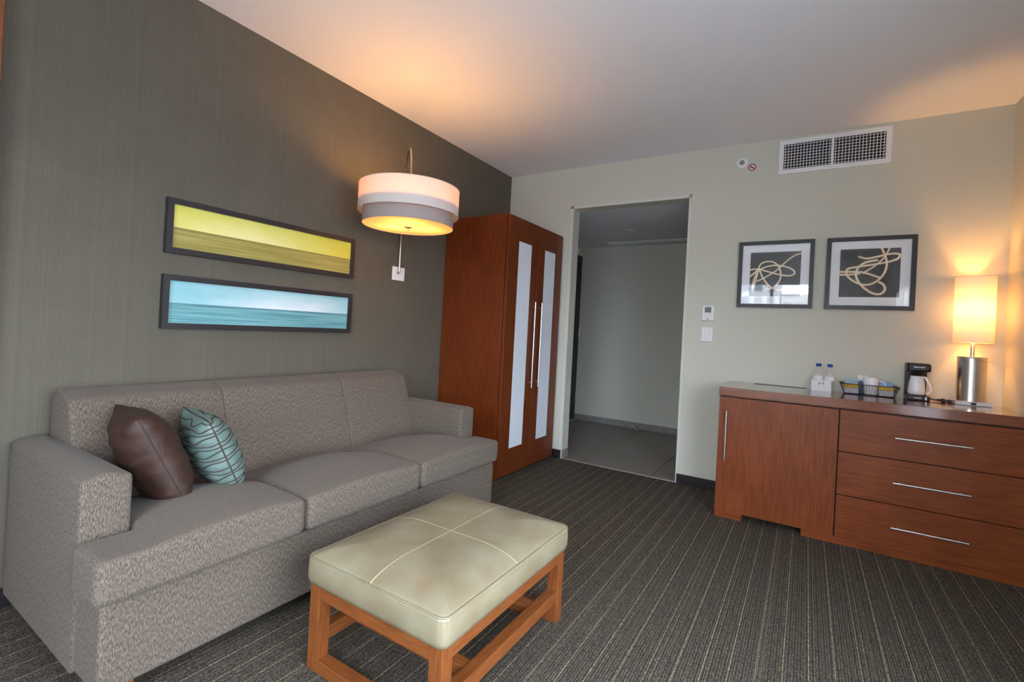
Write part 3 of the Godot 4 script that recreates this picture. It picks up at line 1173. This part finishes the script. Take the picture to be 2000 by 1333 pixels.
func build_wall_art() -> void:
	# two long seascapes on the dark wall
	var left := [
		["yellow and olive panoramic print in a dark frame, upper of two", 1.856, 2.909, 1.3985, 1.6485, seascape(srgb(212, 204, 74), srgb(240, 232, 160), srgb(146, 134, 64), srgb(178, 164, 94), 0.35, 3)],
		["teal and blue panoramic sea print in a dark frame, lower of two", 1.856, 2.910, 1.0525, 1.2995, seascape(srgb(134, 192, 200), srgb(224, 234, 240), srgb(82, 140, 150), srgb(132, 182, 186), 0.62, 4)],
	]
	for e in left:
		var t := thing("panoramic_picture", e[0], "picture", Vector3(0.0, (e[3] + e[4]) / 2, (e[1] + e[2]) / 2), "long prints above the sofa")
		var o := t.position
		var rails := mitred(Vector2(e[1], e[3]), Vector2(e[2], e[4]), 0.026, 0.002, 0.030, func(q: Vector2, d: float) -> Vector3: return Vector3(d, q.y, q.x) - o)
		for r in rails:
			part("frame_rail", r, M.frame_dark, t)
		part("backing", bx(Vector3(0.001, e[3] + 0.01, e[1] + 0.01) - o, Vector3(0.012, e[4] - 0.01, e[2] - 0.01) - o), M.frame_dark, t)
		var i := 0.024
		part("print", print_mesh(Vector3(0.018, e[4] - i, e[2] - i) - o, Vector3(0.018, e[4] - i, e[1] + i) - o, Vector3(0.018, e[3] + i, e[1] + i) - o, Vector3(0.018, e[3] + i, e[2] - i) - o, Vector3.RIGHT), art_mat(e[5], 0.45), t)
	# two square pictures on the back wall
	var s1 := [
		[[Vector2(-0.02, 0.40), Vector2(0.12, 0.38), Vector2(0.3, 0.42), Vector2(0.55, 0.50), Vector2(0.78, 0.54), Vector2(0.88, 0.50), Vector2(0.86, 0.42), Vector2(0.72, 0.34), Vector2(0.50, 0.30), Vector2(0.30, 0.34), Vector2(0.18, 0.42), Vector2(0.10, 0.58), Vector2(0.06, 0.80)], 9.0],
		[[Vector2(1.02, 0.04), Vector2(0.86, 0.10), Vector2(0.70, 0.24), Vector2(0.55, 0.40), Vector2(0.36, 0.54), Vector2(0.15, 0.66)], 8.0],
		[[Vector2(0.16, 0.40), Vector2(0.22, 0.26), Vector2(0.36, 0.21), Vector2(0.50, 0.25), Vector2(0.60, 0.40), Vector2(0.62, 0.58), Vector2(0.56, 0.72), Vector2(0.46, 0.82), Vector2(0.34, 0.84)], 9.0],
		[[Vector2(0.18, 0.36), Vector2(0.24, 0.52), Vector2(0.32, 0.66), Vector2(0.42, 0.78), Vector2(0.56, 0.85), Vector2(0.72, 0.83)], 9.0],
		[[Vector2(0.17, 0.38), Vector2(0.10, 0.46), Vector2(-0.02, 0.56)], 10.0],
		[[Vector2(0.16, 0.44), Vector2(0.13, 0.62), Vector2(0.06, 0.88)], 8.0],
	]
	var s2 := [
		[[Vector2(0.32, 0.16), Vector2(0.45, 0.20), Vector2(0.62, 0.17), Vector2(0.82, 0.12), Vector2(0.97, 0.13), Vector2(0.95, 0.22), Vector2(0.80, 0.28), Vector2(0.55, 0.33), Vector2(0.30, 0.37), Vector2(0.14, 0.41), Vector2(0.12, 0.52), Vector2(0.20, 0.63), Vector2(0.34, 0.72), Vector2(0.50, 0.74), Vector2(0.64, 0.66), Vector2(0.74, 0.52), Vector2(0.78, 0.34), Vector2(0.75, 0.16), Vector2(0.68, -0.02)], 11.0],
		[[Vector2(0.82, -0.02), Vector2(0.76, 0.14), Vector2(0.68, 0.26), Vector2(0.56, 0.38), Vector2(0.40, 0.50)], 9.0],
		[[Vector2(-0.02, 0.47), Vector2(0.16, 0.47), Vector2(0.36, 0.48), Vector2(0.52, 0.53), Vector2(0.68, 0.60)], 11.0],
		[[Vector2(-0.02, 0.53), Vector2(0.16, 0.53), Vector2(0.34, 0.51)], 10.0],
		[[Vector2(0.62, 0.24), Vector2(0.44, 0.28), Vector2(0.32, 0.38), Vector2(0.28, 0.52), Vector2(0.33, 0.68), Vector2(0.44, 0.82), Vector2(0.58, 0.92), Vector2(0.70, 0.93), Vector2(0.77, 0.84), Vector2(0.74, 0.74), Vector2(0.67, 0.69)], 12.0],
	]
	var right := [
		["square print of pale looped cords on dark grey in a black frame, nearer the doorway", 2.0345, 2.504, 1.3815, 1.859, ribbons(s1, srgb(52, 52, 56))],
		["square print of bold gold loops on black in a black frame, nearer the lamp", 2.573, 3.0445, 1.380, 1.8585, ribbons(s2, srgb(22, 22, 24))],
	]
	for e in right:
		var t := thing("square_picture", e[0], "picture", Vector3((e[1] + e[2]) / 2, (e[3] + e[4]) / 2, 0.0), "square pictures on the light wall")
		var o := t.position
		var rails := mitred(Vector2(e[1], e[3]), Vector2(e[2], e[4]), 0.026, 0.002, 0.026, func(q: Vector2, d: float) -> Vector3: return Vector3(q.x, q.y, d) - o)
		for r in rails:
			part("frame_rail", r, M.frame_dark, t)
		# mat board with its window
		var a := Vector2(e[1] + 0.02, e[3] + 0.02)
		var b := Vector2(e[2] - 0.02, e[4] - 0.02)
		var c := Vector2(e[1] + 0.077, e[3] + 0.082)
		var d := Vector2(e[2] - 0.077, e[4] - 0.078)
		var s := begin()
		box(s, Vector3(a.x, a.y, 0.009) - o, Vector3(c.x, b.y, 0.0115) - o)
		box(s, Vector3(d.x, a.y, 0.009) - o, Vector3(b.x, b.y, 0.0115) - o)
		box(s, Vector3(c.x, a.y, 0.009) - o, Vector3(d.x, c.y, 0.0115) - o)
		box(s, Vector3(c.x, d.y, 0.009) - o, Vector3(d.x, b.y, 0.0115) - o)
		part("mat_board", s.commit(), M.matboard, t)
		part("print", print_mesh(Vector3(c.x, d.y, 0.0095) - o, Vector3(d.x, d.y, 0.0095) - o, Vector3(d.x, c.y, 0.0095) - o, Vector3(c.x, c.y, 0.0095) - o, Vector3.BACK), art_mat(e[5], 0.5), t)
		part("backing", bx(Vector3(a.x, a.y, 0.002) - o, Vector3(b.x, b.y, 0.008) - o), M.frame_dark, t)
		part("glass", bx(Vector3(a.x, a.y, 0.014) - o, Vector3(b.x, b.y, 0.016) - o), M.pane, t)


# ------------------------------------------------------------------ wall fittings
func build_wall_fittings() -> void:
	# ventilation grille
	var v := thing("air_vent", "white rectangular air grille high on the light wall", "air vent", Vector3(2.577, 2.455, 0.0))
	var o := v.position
	var lo := Vector2(2.260, 2.335)
	var hi := Vector2(2.8945, 2.5748)
	for r in mitred(lo, hi, 0.030, 0.0, 0.012, func(q: Vector2, d: float) -> Vector3: return Vector3(q.x, q.y, d) - o):
		part("frame_rail", r, M.white, v)
	part("duct", bx(Vector3(lo.x + 0.02, lo.y + 0.02, 0.0005) - o, Vector3(hi.x - 0.02, hi.y - 0.02, 0.0015) - o), M.black_matt, v)
	var x0 := lo.x + 0.030
	var x1 := hi.x - 0.030
	var y0 := lo.y + 0.030
	var y1 := hi.y - 0.030
	var xm := (x0 + x1) / 2
	part("mullion", rb(Vector3(xm - 0.008, y0, 0.002) - o, Vector3(xm + 0.008, y1, 0.011) - o, 0.001), M.white, v)
	var fin := bx(Vector3(-0.0018, -(y1 - y0) / 2, 0.0), Vector3(0.0018, (y1 - y0) / 2, 0.006))
	for half in 2:
		var xa := x0 if half == 0 else xm + 0.008
		var xb := xm - 0.008 if half == 0 else x1
		for k in 15:
			part("fin", fin, M.white, v, Vector3(lerpf(xa, xb, (k + 0.5) / 15.0), (y0 + y1) / 2, 0.004) - o)
	var wire := bx(Vector3(-(x1 - x0) / 2, -0.0014, 0.0), Vector3((x1 - x0) / 2, 0.0014, 0.003))
	for k in 9:
		part("crossbar", wire, M.white, v, Vector3(xm, lerpf(y0, y1, (k + 0.5) / 9.0), 0.0015) - o)
	# sprinkler cover
	var sp := thing("sprinkler_cover", "small round white sprinkler cover on the wall left of the grille", "sprinkler", Vector3(2.023, 2.453, 0.0))
	var q := part("cover_ring", la([Vector2(0.0, 0.018), Vector2(0.026, 0.018), Vector2(0.030, 0.014), Vector2(0.038, 0.010), Vector2(0.040, 0.0)], Vector3.ZERO, 32), M.white, sp)
	q.rotation.x = PI / 2
	q = part("nozzle", la([Vector2(0.018, 0.0185), Vector2(0.016, 0.022), Vector2(0.008, 0.026), Vector2(0.0, 0.027)], Vector3.ZERO, 16), M.skirt, sp)
	q.rotation.x = PI / 2
	# no-smoking sticker
	var ns := thing("no_smoking_sticker", "round red and white no-smoking sticker beside the sprinkler cover", "sticker", Vector3(2.090, 2.414, 0.0))
	var n := 128
	var im := Image.create(n, n, false, Image.FORMAT_RGB8)
	for y in n:
		for x in n:
			var p := (Vector2(x, y) + Vector2(0.5, 0.5)) / n * 2.0 - Vector2.ONE
			var c := srgb(225, 220, 218)
			if absf(p.y - 0.05) < 0.09 and absf(p.x) < 0.5:
				c = srgb(70, 50, 55)
			if p.length() > 0.70 and p.length() < 0.94 or absf(p.x - p.y) < 0.17 and p.length() < 0.8:
				c = srgb(158, 34, 62)
			im.set_pixel(x, y, c)
	part("disc", bx(Vector3(-0.029, -0.029, 0.0), Vector3(0.029, 0.029, 0.0008)), M.white, ns)
	part("print", print_mesh(Vector3(-0.029, 0.029, 0.0011), Vector3(0.029, 0.029, 0.0011), Vector3(0.029, -0.029, 0.0011), Vector3(-0.029, -0.029, 0.0011), Vector3.BACK), art_mat(im, 0.5), ns)
	# thermostat
	var th := thing("thermostat", "white wall thermostat with a small grey display above the switch", "thermostat", Vector3(1.839, 1.331, 0.0))
	part("case", rb(Vector3(-0.041, -0.057, 0.0), Vector3(0.041, 0.057, 0.022), 0.004, 2), M.white, th)
	part("display", rb(Vector3(-0.022, 0.004, 0.0215), Vector3(0.024, 0.046, 0.0235), 0.001), mat(srgb(104, 112, 108), 0.3), th)
	for k in 2:
		for j in 2:
			part("button", rb(Vector3(-0.024 + k * 0.026, -0.030 + j * 0.016, 0.0215), Vector3(-0.002 + k * 0.026, -0.019 + j * 0.016, 0.024), 0.001), M.white_gloss, th)
	part("badge", rb(Vector3(-0.010, -0.048, 0.0215), Vector3(0.010, -0.043, 0.0225), 0.0004), mat(srgb(90, 90, 92), 0.5), th)
	# light switch
	var sw := thing("light_switch", "white rocker light switch on the wall beside the doorway", "switch", Vector3(1.838, 1.169, 0.0))
	part("plate", rb(Vector3(-0.041, -0.055, 0.0), Vector3(0.041, 0.055, 0.007), 0.003, 2), M.white, sw)
	part("surround", rb(Vector3(-0.020, -0.036, 0.006), Vector3(0.020, 0.036, 0.0085), 0.0012), M.white_gloss, sw)
	part("rocker", rb(Vector3(-0.016, -0.032, 0.008), Vector3(0.016, 0.032, 0.012), 0.0015), M.white_gloss, sw)


# ------------------------------------------------------------------ pillows
func pillow_at(u: float, v: float, sg: float, a: float, th: float, seam: float) -> Vector3:
	var x := a * u * (1.0 - 0.07 * (1.0 - v * v))
	var y := a * v * (1.0 - 0.07 * (1.0 - u * u))
	if u > 0.0 or v < 0.0:
		var cr := 1.0 - 0.12 * pow(absf(u * v), 3.0)
		x *= cr
		y *= cr
	var k := maxf(0.0, (1.0 - pow(absf(u), 2.6)) * (1.0 - pow(absf(v), 2.6)))
	var z := sg * th * pow(k, 0.5)
	if sg > 0.0:
		z -= seam * exp(-pow(u / 0.045, 2.0)) * minf(1.0, k * 4.0)
	return Vector3(x, y, z)


func pillow_mesh(a: float, th: float, seam: float, ruche: Callable) -> Mesh:
	var n := 56
	var tv := PackedVector3Array()
	for sg in [1.0, -1.0]:
		var g := []
		for j in n + 1:
			for i in n + 1:
				var u := sin((i * 2.0 / n - 1.0) * PI / 2)
				var v := sin((j * 2.0 / n - 1.0) * PI / 2)
				var p := pillow_at(u, v, sg, a, th, seam)
				if i > 0 and i < n and j > 0 and j < n:
					p.z += sg * ruche.call(u, v)
				g.append(p)
		for j in n:
			for i in n:
				var k := j * (n + 1) + i
				var q := [g[k], g[k + 1], g[k + n + 2], g[k + n + 1]]
				if sg > 0.0:
					tv.append_array([q[0], q[1], q[2], q[0], q[2], q[3]])
				else:
					tv.append_array([q[0], q[2], q[1], q[0], q[3], q[2]])
	return soft(tv)


func pillow_edge(a: float) -> PackedVector3Array:
	var pts := PackedVector3Array()
	for q in 4:
		for k in 20:
			var w := lerpf(-1.0, 1.0, k / 20.0)
			var c: Vector2 = [Vector2(w, -1), Vector2(1, w), Vector2(-w, 1), Vector2(-1, -w)][q]
			pts.append(pillow_at(c.x, c.y, 1.0, a, 0.0, 0.0))
	return pts


func build_pillows() -> void:
	# both stand on edge between the arm and the middle of the sofa, one edge to the room, tops leaning to the arm
	var t := thing("throw_pillow", "dark brown satin throw pillow leaning beside the sofa arm", "pillow", Vector3(0.494, 0.610, 3.106), "throw pillows on the sofa")
	var up := Vector3(-0.136, 0.901, 0.412).normalized()
	var out := Vector3(0.980, 0.060, 0.192)
	out = (out - up * out.dot(up)).normalized()
	t.basis = Basis(out, up, out.cross(up))
	var a := 0.188
	var fn := FastNoiseLite.new()
	fn.seed = 8
	fn.frequency = 1.1
	part("cover", pillow_mesh(a, 0.092, 0.0, func(u: float, v: float) -> float: return 0.008 * fn.get_noise_2d(u * 0.8, v * 2.6)), M.brown_satin, t)
	var s := begin()
	tube(s, pillow_edge(a), 0.0022, 6, true)
	part("seam", s.commit(), M.brown_satin, t)
	# teal pillow with wavy cords
	var t2 := thing("throw_pillow", "pale teal throw pillow ruched with wavy brown cords", "pillow", Vector3(0.526, 0.602, 2.912), "throw pillows on the sofa")
	up = Vector3(-0.069, 0.9185, 0.389).normalized()
	out = Vector3(0.986, 0.0045, 0.164)
	out = (out - up * out.dot(up)).normalized()
	t2.basis = Basis(out, up, out.cross(up))
	var b := 0.158
	var th := 0.078
	var rows := 15
	var wave := func(u: float, r: float) -> float:
		return (r + 0.5) / rows * 2.0 - 1.0 + 0.036 * sin(u * 6.5 + r * 2.4) + 0.020 * sin(u * 11.0 - r * 1.3)
	var puff := func(u: float, v: float) -> float:
		# the cloth swells between the cords
		var best := 9.0
		for r in rows:
			best = minf(best, absf(v - wave.call(u, float(r))))
		return 0.007 * minf(1.0, best * rows * 0.9) - 0.002
	part("cover", pillow_mesh(b, th, 0.0, puff), M.teal_satin, t2)
	s = begin()
	for r in rows:
		for sg in [1.0, -1.0]:
			var pts := PackedVector3Array()
			for k in 49:
				var u := sin(lerpf(-1.0, 1.0, k / 48.0) * PI / 2 * 0.98)
				var v: float = clampf(wave.call(u, float(r)), -0.97, 0.97)
				pts.append(pillow_at(u, v, sg, b, th, 0.0) + Vector3(0, 0, -0.0005 * sg))
			tube(s, pts, 0.0026, 5)
	part("wavy_cords", s.commit(), M.cord_brown, t2).set_meta("kind", "stuff")
	s = begin()
	tube(s, pillow_edge(b), 0.0028, 6, true)
	part("piping", s.commit(), M.cord_brown, t2)


# ------------------------------------------------------------------ on the credenza
func build_counter_things() -> void:
	# cable tray let into the back of the top
	var ct := thing("cable_slot", "long dark cable slot at the back of the credenza top", "cable slot", Vector3(2.335, TOP, 0.024))
	part("slot", bx(Vector3(-0.155, 0.0, -0.014), Vector3(0.155, 0.0012, 0.014)), M.black_matt, ct)
	part("rim", rb(Vector3(-0.158, 0.0, 0.014), Vector3(0.158, 0.003, 0.018), 0.001), M.black, ct)
	# water bottles
	var bt := thing("water_bottle", "clear water bottle with a blue cap, left of the pair behind the card", "bottle", Vector3(2.558, TOP, 0.060), "water bottles")
	var body := [Vector2(0.0, 0.003), Vector2(0.026, 0.0), Vector2(0.030, 0.006), Vector2(0.030, 0.055), Vector2(0.0285, 0.060), Vector2(0.030, 0.065), Vector2(0.030, 0.105), Vector2(0.027, 0.125), Vector2(0.018, 0.145), Vector2(0.0125, 0.152), Vector2(0.0125, 0.165)]
	part("body", la(body, Vector3.ZERO, 28), M.pet, bt)
	part("label_band", la([Vector2(0.0305, 0.068), Vector2(0.0305, 0.096)], Vector3.ZERO, 28), M.white, bt)
	part("cap", la([Vector2(0.0145, 0.158), Vector2(0.0150, 0.160), Vector2(0.0150, 0.176), Vector2(0.013, 0.178), Vector2(0.0, 0.178)], Vector3.ZERO, 20), mat(srgb(36, 70, 160), 0.4), bt)
	var b2 := bt.duplicate()
	b2.name = numbered("water_bottle")
	add_child(b2)
	b2.position = Vector3(2.622, TOP, 0.064)
	tag(b2, "clear water bottle with a blue cap, right of the pair behind the card", "bottle", "water bottles")
	# tent card
	var n := 256
	var im := Image.create(n, 150, false, Image.FORMAT_RGB8)
	im.fill(srgb(226, 226, 230))
	var ink := srgb(70, 70, 80)
	for k in 48:
		var u := k / 48.0
		for w in range(-3, 4):
			im.set_pixel(98 + w, int(22 + 44 * u), ink)
			im.set_pixel(158 + w, int(22 + 44 * u), ink)
			im.set_pixel(int(98 + 30 * u) + w, int(22 + 30 * u), ink)
			im.set_pixel(int(158 - 30 * u) + w, int(22 + 30 * u), ink)
	for x in range(30, 226):
		if x % 12 < 8:
			im.set_pixel(x, 86, srgb(176, 176, 184))
			im.set_pixel(x, 88, srgb(176, 176, 184))
	var tc := thing("tent_card", "white folded card with an M in front of the water bottles", "card", Vector3(2.575, TOP, 0.112))
	var s := begin()
	var back := [Vector3(-0.055, 0.0, -0.020), Vector3(0.055, 0.0, -0.020), Vector3(0.055, 0.068, 0.0), Vector3(-0.055, 0.068, 0.0)]
	quad(s, back[0], back[1], back[2], back[3], Vector3(0, 0.28, -0.96))
	part("back_leaf", s.commit(), M.white, tc)
	part("front_leaf", print_mesh(Vector3(-0.055, 0.068, 0.0), Vector3(0.055, 0.068, 0.0), Vector3(0.055, 0.0, 0.020), Vector3(-0.055, 0.0, 0.020), Vector3(0, 0.28, 0.96)), art_mat(im, 0.6), tc)
	tc.rotation.y = 0.10
	# wire basket
	var bk := thing("wire_basket", "low black wire basket holding a mug and sachets", "basket", Vector3(2.826, TOP, 0.105))
	var x1 := 0.125
	var z1 := 0.055
	var rx := 0.148
	var rz := 0.068
	var hb := 0.066
	s = begin()
	tube(s, PackedVector3Array([Vector3(-rx, hb, -rz), Vector3(rx, hb, -rz), Vector3(rx, hb, rz), Vector3(-rx, hb, rz)]), 0.003, 6, true)
	part("rim", s.commit(), M.black, bk)
	s = begin()
	tube(s, PackedVector3Array([Vector3(-x1, 0.003, -z1), Vector3(x1, 0.003, -z1), Vector3(x1, 0.003, z1), Vector3(-x1, 0.003, z1)]), 0.0022, 6, true)
	part("base_ring", s.commit(), M.black, bk)
	s = begin()
	for k in 21:
		var u := lerpf(-1.0, 1.0, k / 20.0)
		tube(s, PackedVector3Array([Vector3(rx * u, hb, rz), Vector3(x1 * u, 0.003, z1), Vector3(x1 * u, 0.003, -z1), Vector3(rx * u, hb, -rz)]), 0.0007, 4)
	for k in 10:
		var u := lerpf(-1.0, 1.0, k / 9.0)
		tube(s, PackedVector3Array([Vector3(rx, hb, rz * u), Vector3(x1, 0.003, z1 * u), Vector3(-x1, 0.003, z1 * u), Vector3(-rx, hb, rz * u)]), 0.0007, 4)
	for k in range(1, 6):
		var u := k / 6.0
		var ax := lerpf(x1, rx, u)
		var az := lerpf(z1, rz, u)
		var y := lerpf(0.003, hb, u)
		tube(s, PackedVector3Array([Vector3(-ax, y, -az), Vector3(ax, y, -az), Vector3(ax, y, az), Vector3(-ax, y, az)]), 0.0007, 4, true)
	part("wire_mesh", s.commit(), M.black, bk).set_meta("kind", "stuff")
	# mug
	var mg := thing("mug", "white mug with a round handle in the middle of the wire basket", "mug", Vector3(2.838, TOP + 0.006, 0.105))
	part("cup", la([Vector2(0.0, 0.0), Vector2(0.033, 0.0), Vector2(0.036, 0.004), Vector2(0.039, 0.050), Vector2(0.040, 0.104), Vector2(0.0385, 0.106), Vector2(0.037, 0.104), Vector2(0.036, 0.052), Vector2(0.033, 0.008), Vector2(0.0, 0.006)], Vector3.ZERO, 36), M.white_gloss, mg)
	var pts := PackedVector3Array()
	for k in 17:
		var a := lerpf(PI * 0.62, -PI * 0.62, k / 16.0)
		pts.append(Vector3(0.048 + 0.024 * cos(a), 0.062 + 0.027 * sin(a), 0.0))
	s = begin()
	tube(s, pts, 0.0042, 8)
	part("handle", s.commit(), M.white_gloss, mg)
	# sachets
	for e in [[2.738, 0.0, "left"], [2.913, -0.012, "right"]]:
		var sx := thing("sachet_box", "yellow and white sachet packet at the %s end of the wire basket" % e[2], "sachet", Vector3(e[0], TOP + 0.005, 0.118), "sachet packets in the basket")
		part("packet", rb(Vector3(-0.036, 0.0, -0.014), Vector3(0.036, 0.062, 0.014), 0.002), mat(srgb(216, 208, 222), 0.6), sx)
		part("yellow_band", rb(Vector3(-0.0364, 0.036, -0.0144), Vector3(0.0364, 0.0565, 0.0144), 0.002), mat(srgb(232, 200, 46), 0.55), sx)
		part("red_stripe", rb(Vector3(-0.0366, 0.0335, -0.0146), Vector3(0.0366, 0.0375, 0.0146), 0.001), mat(srgb(206, 120, 90), 0.55), sx)
	var tp := thing("tea_packet", "pale blue tea packets standing behind the left sachet in the basket", "tea packet", Vector3(2.752, TOP + 0.005, 0.082))
	part("packet", rb(Vector3(-0.050, 0.0, -0.012), Vector3(0.040, 0.082, 0.012), 0.003), mat(srgb(150, 182, 206), 0.6), tp)
	part("flap", rb(Vector3(-0.046, 0.078, -0.010), Vector3(0.030, 0.088, 0.006), 0.003), mat(srgb(186, 208, 218), 0.6), tp)
	var tq := thing("tea_packet", "blue tea packet standing behind the right sachet in the basket", "tea packet", Vector3(2.915, TOP + 0.005, 0.084))
	part("packet", rb(Vector3(-0.034, 0.0, -0.010), Vector3(0.034, 0.084, 0.010), 0.003), mat(srgb(132, 168, 204), 0.6), tq)
	part("flap", rb(Vector3(-0.030, 0.080, -0.008), Vector3(0.030, 0.088, 0.006), 0.003), mat(srgb(176, 204, 218), 0.6), tq)
	var dp := thing("coffee_pouch", "dark teal coffee pouch beside the mug in the basket", "pouch", Vector3(2.788, TOP + 0.005, 0.100))
	part("pouch", rb(Vector3(-0.016, 0.0, -0.022), Vector3(0.010, 0.075, 0.018), 0.004, 2), mat(srgb(34, 58, 74), 0.45), dp)
	part("crimp", rb(Vector3(-0.005, 0.073, -0.020), Vector3(0.001, 0.082, 0.016), 0.001), mat(srgb(44, 66, 96), 0.45), dp)
	var bc := thing("folded_leaflet", "small white leaflet standing behind the mug", "leaflet", Vector3(2.795, TOP + 0.005, 0.052))
	part("sheet", rb(Vector3(-0.022, 0.0, -0.0015), Vector3(0.034, 0.116, 0.0015), 0.0006), M.white, bc)
	# coffee maker
	var cm := thing("coffee_maker", "small black coffee maker on the credenza beside the lamp", "coffee maker", Vector3(3.062, TOP, 0.10))
	part("base", rb(Vector3(-0.052, 0.0, -0.075), Vector3(0.054, 0.030, 0.062), 0.006, 2), M.black, cm)
	part("tank", rb(Vector3(-0.052, 0.028, -0.075), Vector3(0.050, 0.175, -0.032), 0.006, 2), M.black, cm)
	part("head", rb(Vector3(-0.054, 0.172, -0.075), Vector3(0.056, 0.222, 0.048), 0.012, 3), M.black, cm)
	part("filter_basket", la([Vector2(0.0, 0.148), Vector2(0.028, 0.148), Vector2(0.038, 0.174), Vector2(0.0, 0.174)], Vector3(0, 0, 0.008), 24), M.black, cm)
	for k in 6:
		part("lettering", bx(Vector3(-0.026 + k * 0.009, 0.196, 0.0478), Vector3(-0.0195 + k * 0.009, 0.2025, 0.0484)), M.white, cm)
	part("hotplate", la([Vector2(0.0, 0.030), Vector2(0.042, 0.030), Vector2(0.042, 0.033), Vector2(0.0, 0.033)], Vector3(0, 0, 0.010), 28), M.black_matt, cm)
	part("switch_light", rb(Vector3(0.030, 0.006, 0.0618), Vector3(0.038, 0.024, 0.0638), 0.001), M.steel, cm)
	part("badge", rb(Vector3(-0.020, 0.014, 0.0618), Vector3(0.014, 0.018, 0.0626), 0.0004), M.white, cm)
	part("water_gauge", rb(Vector3(-0.050, 0.176, 0.030), Vector3(-0.0555, 0.222, 0.036), 0.001), M.steel, cm)
	var cf := thing("carafe", "white carafe with a curved handle standing in the coffee maker", "carafe", Vector3(3.058, TOP + 0.033, 0.110))
	part("jug", la([Vector2(0.0, 0.0), Vector2(0.036, 0.0), Vector2(0.0405, 0.005), Vector2(0.0415, 0.025), Vector2(0.038, 0.070), Vector2(0.031, 0.105), Vector2(0.029, 0.112), Vector2(0.0, 0.113)], Vector3.ZERO, 36), M.white_gloss, cf)
	s = begin()
	var hp := PackedVector3Array()
	for e in [Vector2(0.026, 0.106), Vector2(0.036, 0.105), Vector2(0.044, 0.088), Vector2(0.054, 0.066), Vector2(0.061, 0.045), Vector2(0.062, 0.026), Vector2(0.054, 0.012), Vector2(0.040, 0.010)]:
		hp.append(Vector3(e.x, e.y, 0.022))
	var cv := Curve3D.new()
	for i in hp.size():
		var tg := (hp[mini(i + 1, hp.size() - 1)] - hp[maxi(i - 1, 0)]) / 6.0
		cv.add_point(hp[i], -tg, tg)
	cv.bake_interval = 0.004
	tube(s, cv.get_baked_points(), 0.0058, 8)
	part("handle", s.commit(), M.white_gloss, cf)
	part("lid", la([Vector2(0.0, 0.113), Vector2(0.028, 0.113), Vector2(0.024, 0.1145), Vector2(0.0, 0.1148)], Vector3.ZERO, 24), M.black, cf)
	# power cord
	var pc := thing("power_cord", "coiled black power cord and plug lying by the lamp", "cord", Vector3(3.17, TOP, 0.08))
	cv = Curve3D.new()
	var cp := [Vector3(-0.07, 0.012, -0.02), Vector3(-0.03, 0.010, 0.0), Vector3(0.0, 0.006, 0.03), Vector3(0.03, 0.006, 0.02), Vector3(0.02, 0.010, -0.01), Vector3(-0.01, 0.012, 0.0), Vector3(0.0, 0.008, 0.035), Vector3(0.035, 0.006, 0.035), Vector3(0.045, 0.008, 0.01)]
	for i in cp.size():
		var tg: Vector3 = (cp[mini(i + 1, cp.size() - 1)] - cp[maxi(i - 1, 0)]) / 6.0
		cv.add_point(cp[i], -tg, tg)
	cv.bake_interval = 0.004
	s = begin()
	tube(s, cv.get_baked_points(), 0.0035, 6)
	part("cable", s.commit(), M.black, pc)
	part("tie", rb(Vector3(0.004, 0.0, 0.010), Vector3(0.022, 0.020, 0.040), 0.004), M.black_matt, pc)
	part("plug", rb(Vector3(0.032, 0.0, 0.004), Vector3(0.050, 0.018, 0.030), 0.004), M.black, pc)
